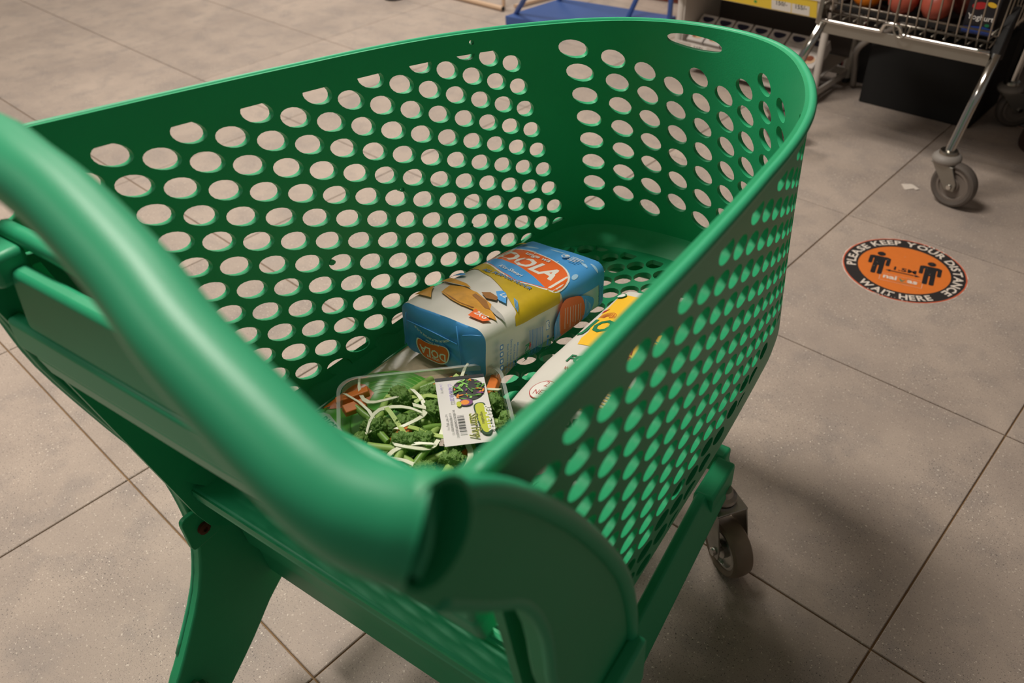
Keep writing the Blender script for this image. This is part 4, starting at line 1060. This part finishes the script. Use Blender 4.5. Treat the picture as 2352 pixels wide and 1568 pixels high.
def onion(x, y, z, r, rx, rz, lab, grp):
    e = empty('red_onion', lab, 'onion', (x, y, z), rot3=(rx, 0, rz), group=grp)
    MB().lathe([(r*.03,-r*.95),(r*.30,-r*.92),(r*.72,-r*.70),(r*.97,-r*.25),(r,.08*r),(r*.88,r*.5),(r*.58,r*.82),(r*.26,r*.97),(r*.14,r*1.05),(r*.12,r*1.16),(r*.05,r*1.18)], 26).build('skin', ONI, e, ang=180)
    t = MB()
    for k in range(7): t.tube([(0, 0, -r*.93), (.15*r*cos(k), .15*r*sin(k), -r*1.0)], .0012, 5)
    t.build('roots', TANM, e)
ol = ('red onion in the middle of the onion heap seen through trolley wires', 'onions in the trolley')
on = [(-.775,2.375,0,.040),(-.695,2.380,0,.042),(-.735,2.415,.058,.042),(-.655,2.420,.050,.040),(-.800,2.445,.02,.038),(-.720,2.470,.02,.041),(-.640,2.475,0,.040),(-.770,2.41,.105,.040),(-.690,2.43,.112,.041),(-.62,2.385,.0,.033),(-.735,2.46,.16,.040),(-.66,2.47,.12,.038)]
P = [[Vector((x, y, floorz+.001+r*.98+dz)), r*1.04] for x, y, dz, r in on]
for it in range(500):                                       # settle the heap so that no two share a place
    for i in range(len(P)):
        for j in range(i):
            d = P[i][0]-P[j][0]; g = P[i][1]+P[j][1]+.003-d.length
            if g > 0: d.normalize(); P[i][0] += d*g*.5; P[j][0] -= d*g*.5
        q, r = P[i]; q.x = min(max(q.x, -.80), -.634-r); q.y = min(max(q.y, TY0+.022+r), 2.55); q.z = max(q.z-.0006, floorz+.002+r)
for k, (q, r) in enumerate(P): onion(q.x, q.y, q.z, r/1.06, random.uniform(-.5, .5), random.uniform(0, 6), ol[0], ol[1])
YOB = mat('carton_black', (28, 26, 34), .4); YOBL = mat('carton_blue', (40, 70, 150), .4); YOR = mat('carton_red', (176, 36, 40), .4); YOY = mat('carton_yellow', (236, 190, 50), .4)
for k, (x, y, lab) in enumerate(((-.588, 2.378, 'black and blue yoghurt carton behind the front trolley wires, at right'), (-.592, 2.465, 'black yoghurt carton standing behind the first yoghurt carton'))):
    e = empty('yoghurt_carton', lab, 'carton', (x, y, floorz+.001), 0)
    b = MB().box(-.038, .038, -.036, .036, 0, .15).build('carton_body', YOB, e, bevel=.003)
    D = Decal(lambda u, v, off: Vector((u, -.0362-off, v)))
    D.poly([(-.037,.004),(.037,.004),(.037,.020),(.010,.024),(-.037,.018)], YOBL); D.text('Yoghurt', 0, .038, .014, PRW, bold=.01)
    D.poly(ell(-.01, .072, .018, .009, 14, .2), YOR); D.poly(ell(.018, .078, .012, .006, 12, -.2), YOY); D.poly(ell(.020, .028, .006, .004, 10), GRNT)
    D.text('LA', .0, .10, .02, PRW, bold=.02)
    D.build('carton_print', e)
GBAG = mat('shade_pack_dark', (38, 40, 46), .4, var=.4, vscale=14)
e = bag_g = empty('shade_pack', 'added dark pack filling the wire trolley back to shade the floor', 'grocery pack', (-.77, 2.735, floorz+.010), 0)  # added so the basket is solid enough to shade the floor
Bg = Bag(.34, .27, .28, .05, .004, .06, .003, 21); Bg.build(e, GBAG, GBAG, 40, 24)

e = empty('shade_tray', 'added flat black shade tray on the wire trolley bottom under the fruit', 'tray', ((TX0+TX1)/2, 2.462, TZ+.0215))  # dark sheet added to close the basket bottom against light
MB().box(-.205, .205, -.105, .12, 0, .004).build('tray_bottom', CORN, e)
for (x0, x1, y0, y1) in ((-.205,.205,-.105,-.101),(-.205,.205,.116,.12),(-.205,-.201,-.101,.116),(.201,.205,-.101,.116)): MB().box(x0, x1, y0, y1, .004, .016).build('tray_wall', CORN, e)
# ------------------------------------------------------------------ white rack with cartons
RACKW = mat('white_enamel', (206, 198, 190), .4, var=.05, vscale=10)
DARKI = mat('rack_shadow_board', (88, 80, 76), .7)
RX0, RX1, RY0, RY1 = -1.675, -1.115, 2.66, 2.925
rack = empty('display_rack', 'white metal display rack holding a row of white cartons', 'display rack', ((RX0+RX1)/2, (RY0+RY1)/2, 0))
rx, ry = (RX0+RX1)/2, (RY0+RY1)/2
def rp(x, y, z): return Vector((x-rx, y-ry, z))
for (x, y, n_) in ((RX0, RY0, 1), (RX1, RY0, 1), (RX0, RY1, 0), (RX1, RY1, 0)):
    MB().tube([rp(x, y, .0), rp(x, y, 1.15)], .0125, 12).build('post', RACKW, rack, ang=60)
    MB().lathe([(.015, 0), (.015, .012), (.0128, .016)], 12, Matrix.Translation(rp(x, y, 0))).build('post_foot', CORN, rack)
MB().box(RX0-rx, RX1-rx, RY0-.006-ry, RY0+.006-ry, .022, .050).build('bottom_rail', RACKW, rack, bevel=.002)
MB().box(RX0-rx, RX1-rx, RY1-.006-ry, RY1+.006-ry, .022, .050).build('bottom_rail', RACKW, rack, bevel=.002)
for x in (RX0, RX1): MB().box(x-.004-rx, x+.004-rx, RY0-ry, RY1-ry, .022, .046).build('side_rail', RACKW, rack, bevel=.002)
MB().prism([(RY0-.012, .064), (RY1, .083), (RY1, .089), (RY0-.012, .070)], lambda p, s: rp((RX0+.012, RX1-.012)[s], p[0], p[1])).build('lower_shelf', RACKW, rack, bevel=.001)
MB().prism([(RY0-.020, .058), (RY0-.014, .058), (RY0-.026, .120), (RY0-.032, .120)], lambda p, s: rp((RX0+.016, RX1-.016)[s], p[0], p[1])).build('shelf_lip', RACKW, rack, bevel=.001)
MB().box(RX0+.013-rx, RX0+.017-rx, RY0-ry, RY1-ry, .09, 1.14).build('side_panel', RACKW, rack)
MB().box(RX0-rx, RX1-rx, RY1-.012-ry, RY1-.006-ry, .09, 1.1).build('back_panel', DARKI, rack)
SZ = .309
MB().box(RX0-rx, RX1-rx, RY0-.04-ry, RY1-ry, SZ+.004, SZ+.012).build('upper_shelf', RACKW, rack, bevel=.001)
MB().box(RX0+.02-rx, RX1-.02-rx, RY0-.02-ry, RY1-.02-ry, SZ+.10, SZ+.80).build('unseen_light_block', DARKI, rack, bevel=.004)  # solid block out of view, added to cut off light from the left
YSTR = mat('strip_yellow', (240, 208, 64), .45)
MB().prism([(RY0-.046, SZ-.012), (RY0-.041, SZ-.012), (RY0-.060, SZ+.050), (RY0-.065, SZ+.050)], lambda p, s: rp((RX0-.004, RX1-.006)[s], p[0], p[1])).build('price_strip', RACKW, rack, bevel=.001)
def PS(u, v, off):                                            # u along the strip from its left end, v up
    return rp(RX0-.004+u, RY0-.0465-.0194*v/.062-off, SZ-.012+v)
D = Decal(PS)
D.poly([(.10,.002),(.545,.002),(.545,.060),(.10,.060)], YSTR, .05)
CND = [mat('sweet_red', (206, 40, 44), .4), mat('sweet_blue', (60, 120, 210), .4), mat('sweet_orange', (240, 140, 40), .4), mat('sweet_green', (70, 160, 70), .4)]
for k, (x, y, r) in enumerate(((.13,.040,.0055),(.155,.022,.006),(.185,.045,.005),(.205,.020,.0065),(.235,.042,.006),(.275,.022,.0065),(.30,.045,.005),(.325,.018,.006))): D.poly(ell(x, y, r, r*.85, 12), CND[k % 4])
D.poly([(.385,.004),(.455,.004),(.455,.036),(.385,.036)], PRW); D.text('150/-', .420, .021, .0150, BLACKP, bold=.02)
D.poly([(.458,.004),(.520,.004),(.520,.036),(.458,.036)], PRW); D.text('155/-', .489, .021, .0150, BLACKP, bold=.02)
D.build('strip_print', rack)
MB().prism([(RY0-.068, SZ+.048), (RY0-.064, SZ+.048), (RY0-.066, SZ+.078), (RY0-.070, SZ+.078)], lambda p, s: rp((RX1-.26, RX1-.004)[s], p[0], p[1])).build('tray_lip', RACKW, rack)
D = Decal(lambda u, v, off: rp(RX0+.016+u, RY0-.0205-.0115*v/.062-off, .058+v))
D.poly([(.060,.018),(.128,.018),(.128,.062),(.060,.062)], PRW); D.text('160/-', .094, .040, .0170, BLACKP, bold=.015)
D.build('price_ticket', rack)
CART = mat('carton_white', (208, 200, 194), .45); OVAL = mat('oval_navy', (28, 32, 58), .4); BRN = mat('biscuit_brown', (130, 66, 40), .5); CRM = mat('biscuit_cream', (214, 178, 140), .5)
proto_c = None
for k in range(7):
    x = RX0+.060+.0735*k
    if proto_c is None:
        e = empty('white_carton', 'white carton with a dark oval window, in the row on the white rack', 'carton', (x, RY0+.024, .097), group='cartons on the rack shelf')
        mb = MB(); mb.box(-.0335, .0335, -.022, .022, 0, .124); mb.build('carton_body', CART, e, bevel=.0015)
        D = Decal(lambda u, v, off: Vector((u, -.0222-off, v)))
        D.poly([(.024*cos(2*pi*q/20), .104+.0125*sin(2*pi*q/20)+.003*cos(4*pi*q/20)) for q in range(20)], OVAL)
        D.build('oval_window', e)
        D.mb, D.mats = MB(), []
        D.text('Crackers', 0, .080, .009, GREY, bold=.01); D.text('wheat', 0, .068, .006, GREY)
        D.poly(ell(.0, .030, .026, .018, 18), CRM); D.poly(ell(.006, .036, .013, .012, 14), BRN); D.poly(ell(-.010, .024, .010, .009, 12), BRN)
        D.build('carton_print', e)
        proto_c = e
    else: e = copy_tree(proto_c); e.location.x = x
    e.rotation_euler = (radians(-58), 0, 0)
    e['label'] = '%s white carton from the left in the row on the white rack' % ORD[k]

# ------------------------------------------------------------------ added shade counter and cabinet, dark bin and the rest of the back
DKC = mat('blocker_charcoal', (34, 31, 30), .55, var=.2, vscale=5)
DKF = mat('blocker_edge', (58, 54, 52), .5)
ct = empty('light_blocker_counter', 'added long dark counter shading the floor behind the wire trolley', 'counter', (.1, 3.62, 0))  # made-up counter, added to keep light off the floor back here
MB().box(-.70, 1.2, -.35, .40, .92, .96).build('blocker_top', DKC, ct, bevel=.004)
MB().box(-.69, 1.18, -.05, .36, .0, .92).build('blocker_body', DKC, ct, bevel=.003)
MB().box(-.70, 1.2, -.358, -.350, .90, .97).build('blocker_edge', DKF, ct, bevel=.002)
MB().box(-.69, 1.18, -.056, -.05, .0, .08).build('blocker_kick', DKF, ct)
bn = empty('sweets_display', 'narrow black sweets box with upright white and red lettering beside the rack', 'display box', (-1.160, 2.94, 0))
SB = mat('display_black', (20, 18, 20), .45); SRED = mat('display_red', (150, 22, 34), .45); SBLUE = mat('display_navy', (24, 34, 84), .45)
MB().box(0, .125, 0, .22, 0, 1.25).build('box_body', SB, bn, bevel=.003)
D = Decal(lambda u, v, off: Vector((.012+u, -.0004-off, v)))
D.poly([(.0,.035),(.054,.035),(.054,.60),(.0,.60)], SRED, .08); D.poly([(.005,.044),(.049,.044),(.049,.592),(.005,.592)], PRW, .08)
D.text('SNICKERS', .027, .318, .036, SBLUE, r=pi/2, bold=.035, sx=1.55)
D.build('box_print', bn)
cb = empty('light_blocker_cabinet', 'added tall dark cabinet shading the floor behind the wire trolley', 'cabinet', (-.845, 3.06, 0))  # made-up cabinet, added so its shadow darkens the floor by the trolley
MB().box(-.155, .215, -.28, -.013, 0, .25).build('shade_plinth', mat('shade_black', (14, 13, 12), .8), cb, bevel=.004)  # black block added in place of the deep shade under the trolley
MB().box(-.175, .185, 0, .5, 0, 1.9).build('blocker_cabinet_body', DKC, cb, bevel=.004)
MB().box(-.17, .18, -.012, -.001, .10, 1.86).build('blocker_cabinet_door', DKC, cb, bevel=.003)
MB().tube([(.15, -.03, .8), (.15, -.03, 1.1)], .008, 8).build('blocker_door_handle', DKF, cb)
# blue platform stand
BLU = mat('blue_enamel', (62, 90, 150), .45, var=.15, vscale=8)
bs = empty('platform_stand', 'blue metal platform stand with slanted tube legs beyond the cart', 'stand', (-2.1, 3.0, 0), BSR)
def bp_(p): return Matrix.Rotation(-BSR, 3, 'Z') @ (Vector(p)-Vector((-2.1, 3.0, 0)))
q = [bp_(p) for p in BQ]
mb = MB(); vs = [Vector((p.x, p.y, z)) for z in (.002, .042) for p in q]
mb.add(vs, [(0,3,2,1),(4,5,6,7)]+[(i, (i+1) % 4, (i+1) % 4+4, i+4) for i in range(4)]).build('platform', BLU, bs, bevel=.003)
for a, b in BLEG: MB().tube([bp_(a), bp_(b)], .011, 10).build('leg', BLU, bs, ang=60)
# pale pipe frame beside it
BEI = mat('beige_enamel', (206, 176, 148), .45)
bf_ = empty('pipe_frame', 'pale beige pipe frame on the floor left of the blue stand', 'frame', PIPE[0][0])
def pf(p): return Vector(p)-Vector(PIPE[0][0])
for a, b, r in PIPE: MB().tube([pf(a), pf(b)], r, 10).build('pipe', BEI, bf_, ang=60)
MB().lathe([(.0105, 0), (.0105, .004), (.004, .005)], 10, Matrix.Translation(pf(PIPE[0][1])) @ (pf(PIPE[0][1])-pf(PIPE[0][0])).to_track_quat('Z', 'Y').to_matrix().to_4x4()).build('pipe_plug', CORN, bf_)
# black foot at the top edge and brown post foot at the right edge
e = empty('rubber_foot', 'small black rubber foot at the far left floor', 'foot', (-3.30, 2.62, 0))
MB().lathe([(.050, 0), (.052, .008), (.046, .022), (.03, .03), (.02, .03)], 20).build('foot_pad', CORN, e)
MB().tube([(0, 0, .028), (0, 0, .5)], .014, 10).build('foot_post', mat('foot_post_grey', (120, 116, 112), .4, metal=.6), e, ang=60)
BRNP = mat('post_brown', (58, 36, 30), .5)
e = empty('post_base', 'dark brown round post base at the right edge of the floor', 'post', (-.372, 2.80, 0))
MB().lathe([(.11, 0), (.112, .01), (.108, .055), (.09, .065), (.045, .07), (.04, .09)], 36).build('base', BRNP, e)
MB().tube([(0, 0, .08), (0, 0, .9)], .034, 18).build('post', BRNP, e, ang=60)
BRM = mat('rust_red_panel', (120, 60, 44), .6, var=.2, vscale=9)
e = empty('red_crate', 'rusty red crate standing past the blue platform', 'crate', RCR, .1)
MB().box(-.25, .25, -.15, .15, 0, .02).build('crate_bottom', BRM, e, bevel=.003)
for s in (1, -1):
    MB().box(-.25, .25, s*.15-.008, s*.15+.008, .02, .28).build('crate_side', BRM, e, bevel=.003)
    MB().box(s*.25-.008, s*.25+.008, -.142, .142, .02, .28).build('crate_end', BRM, e, bevel=.003)
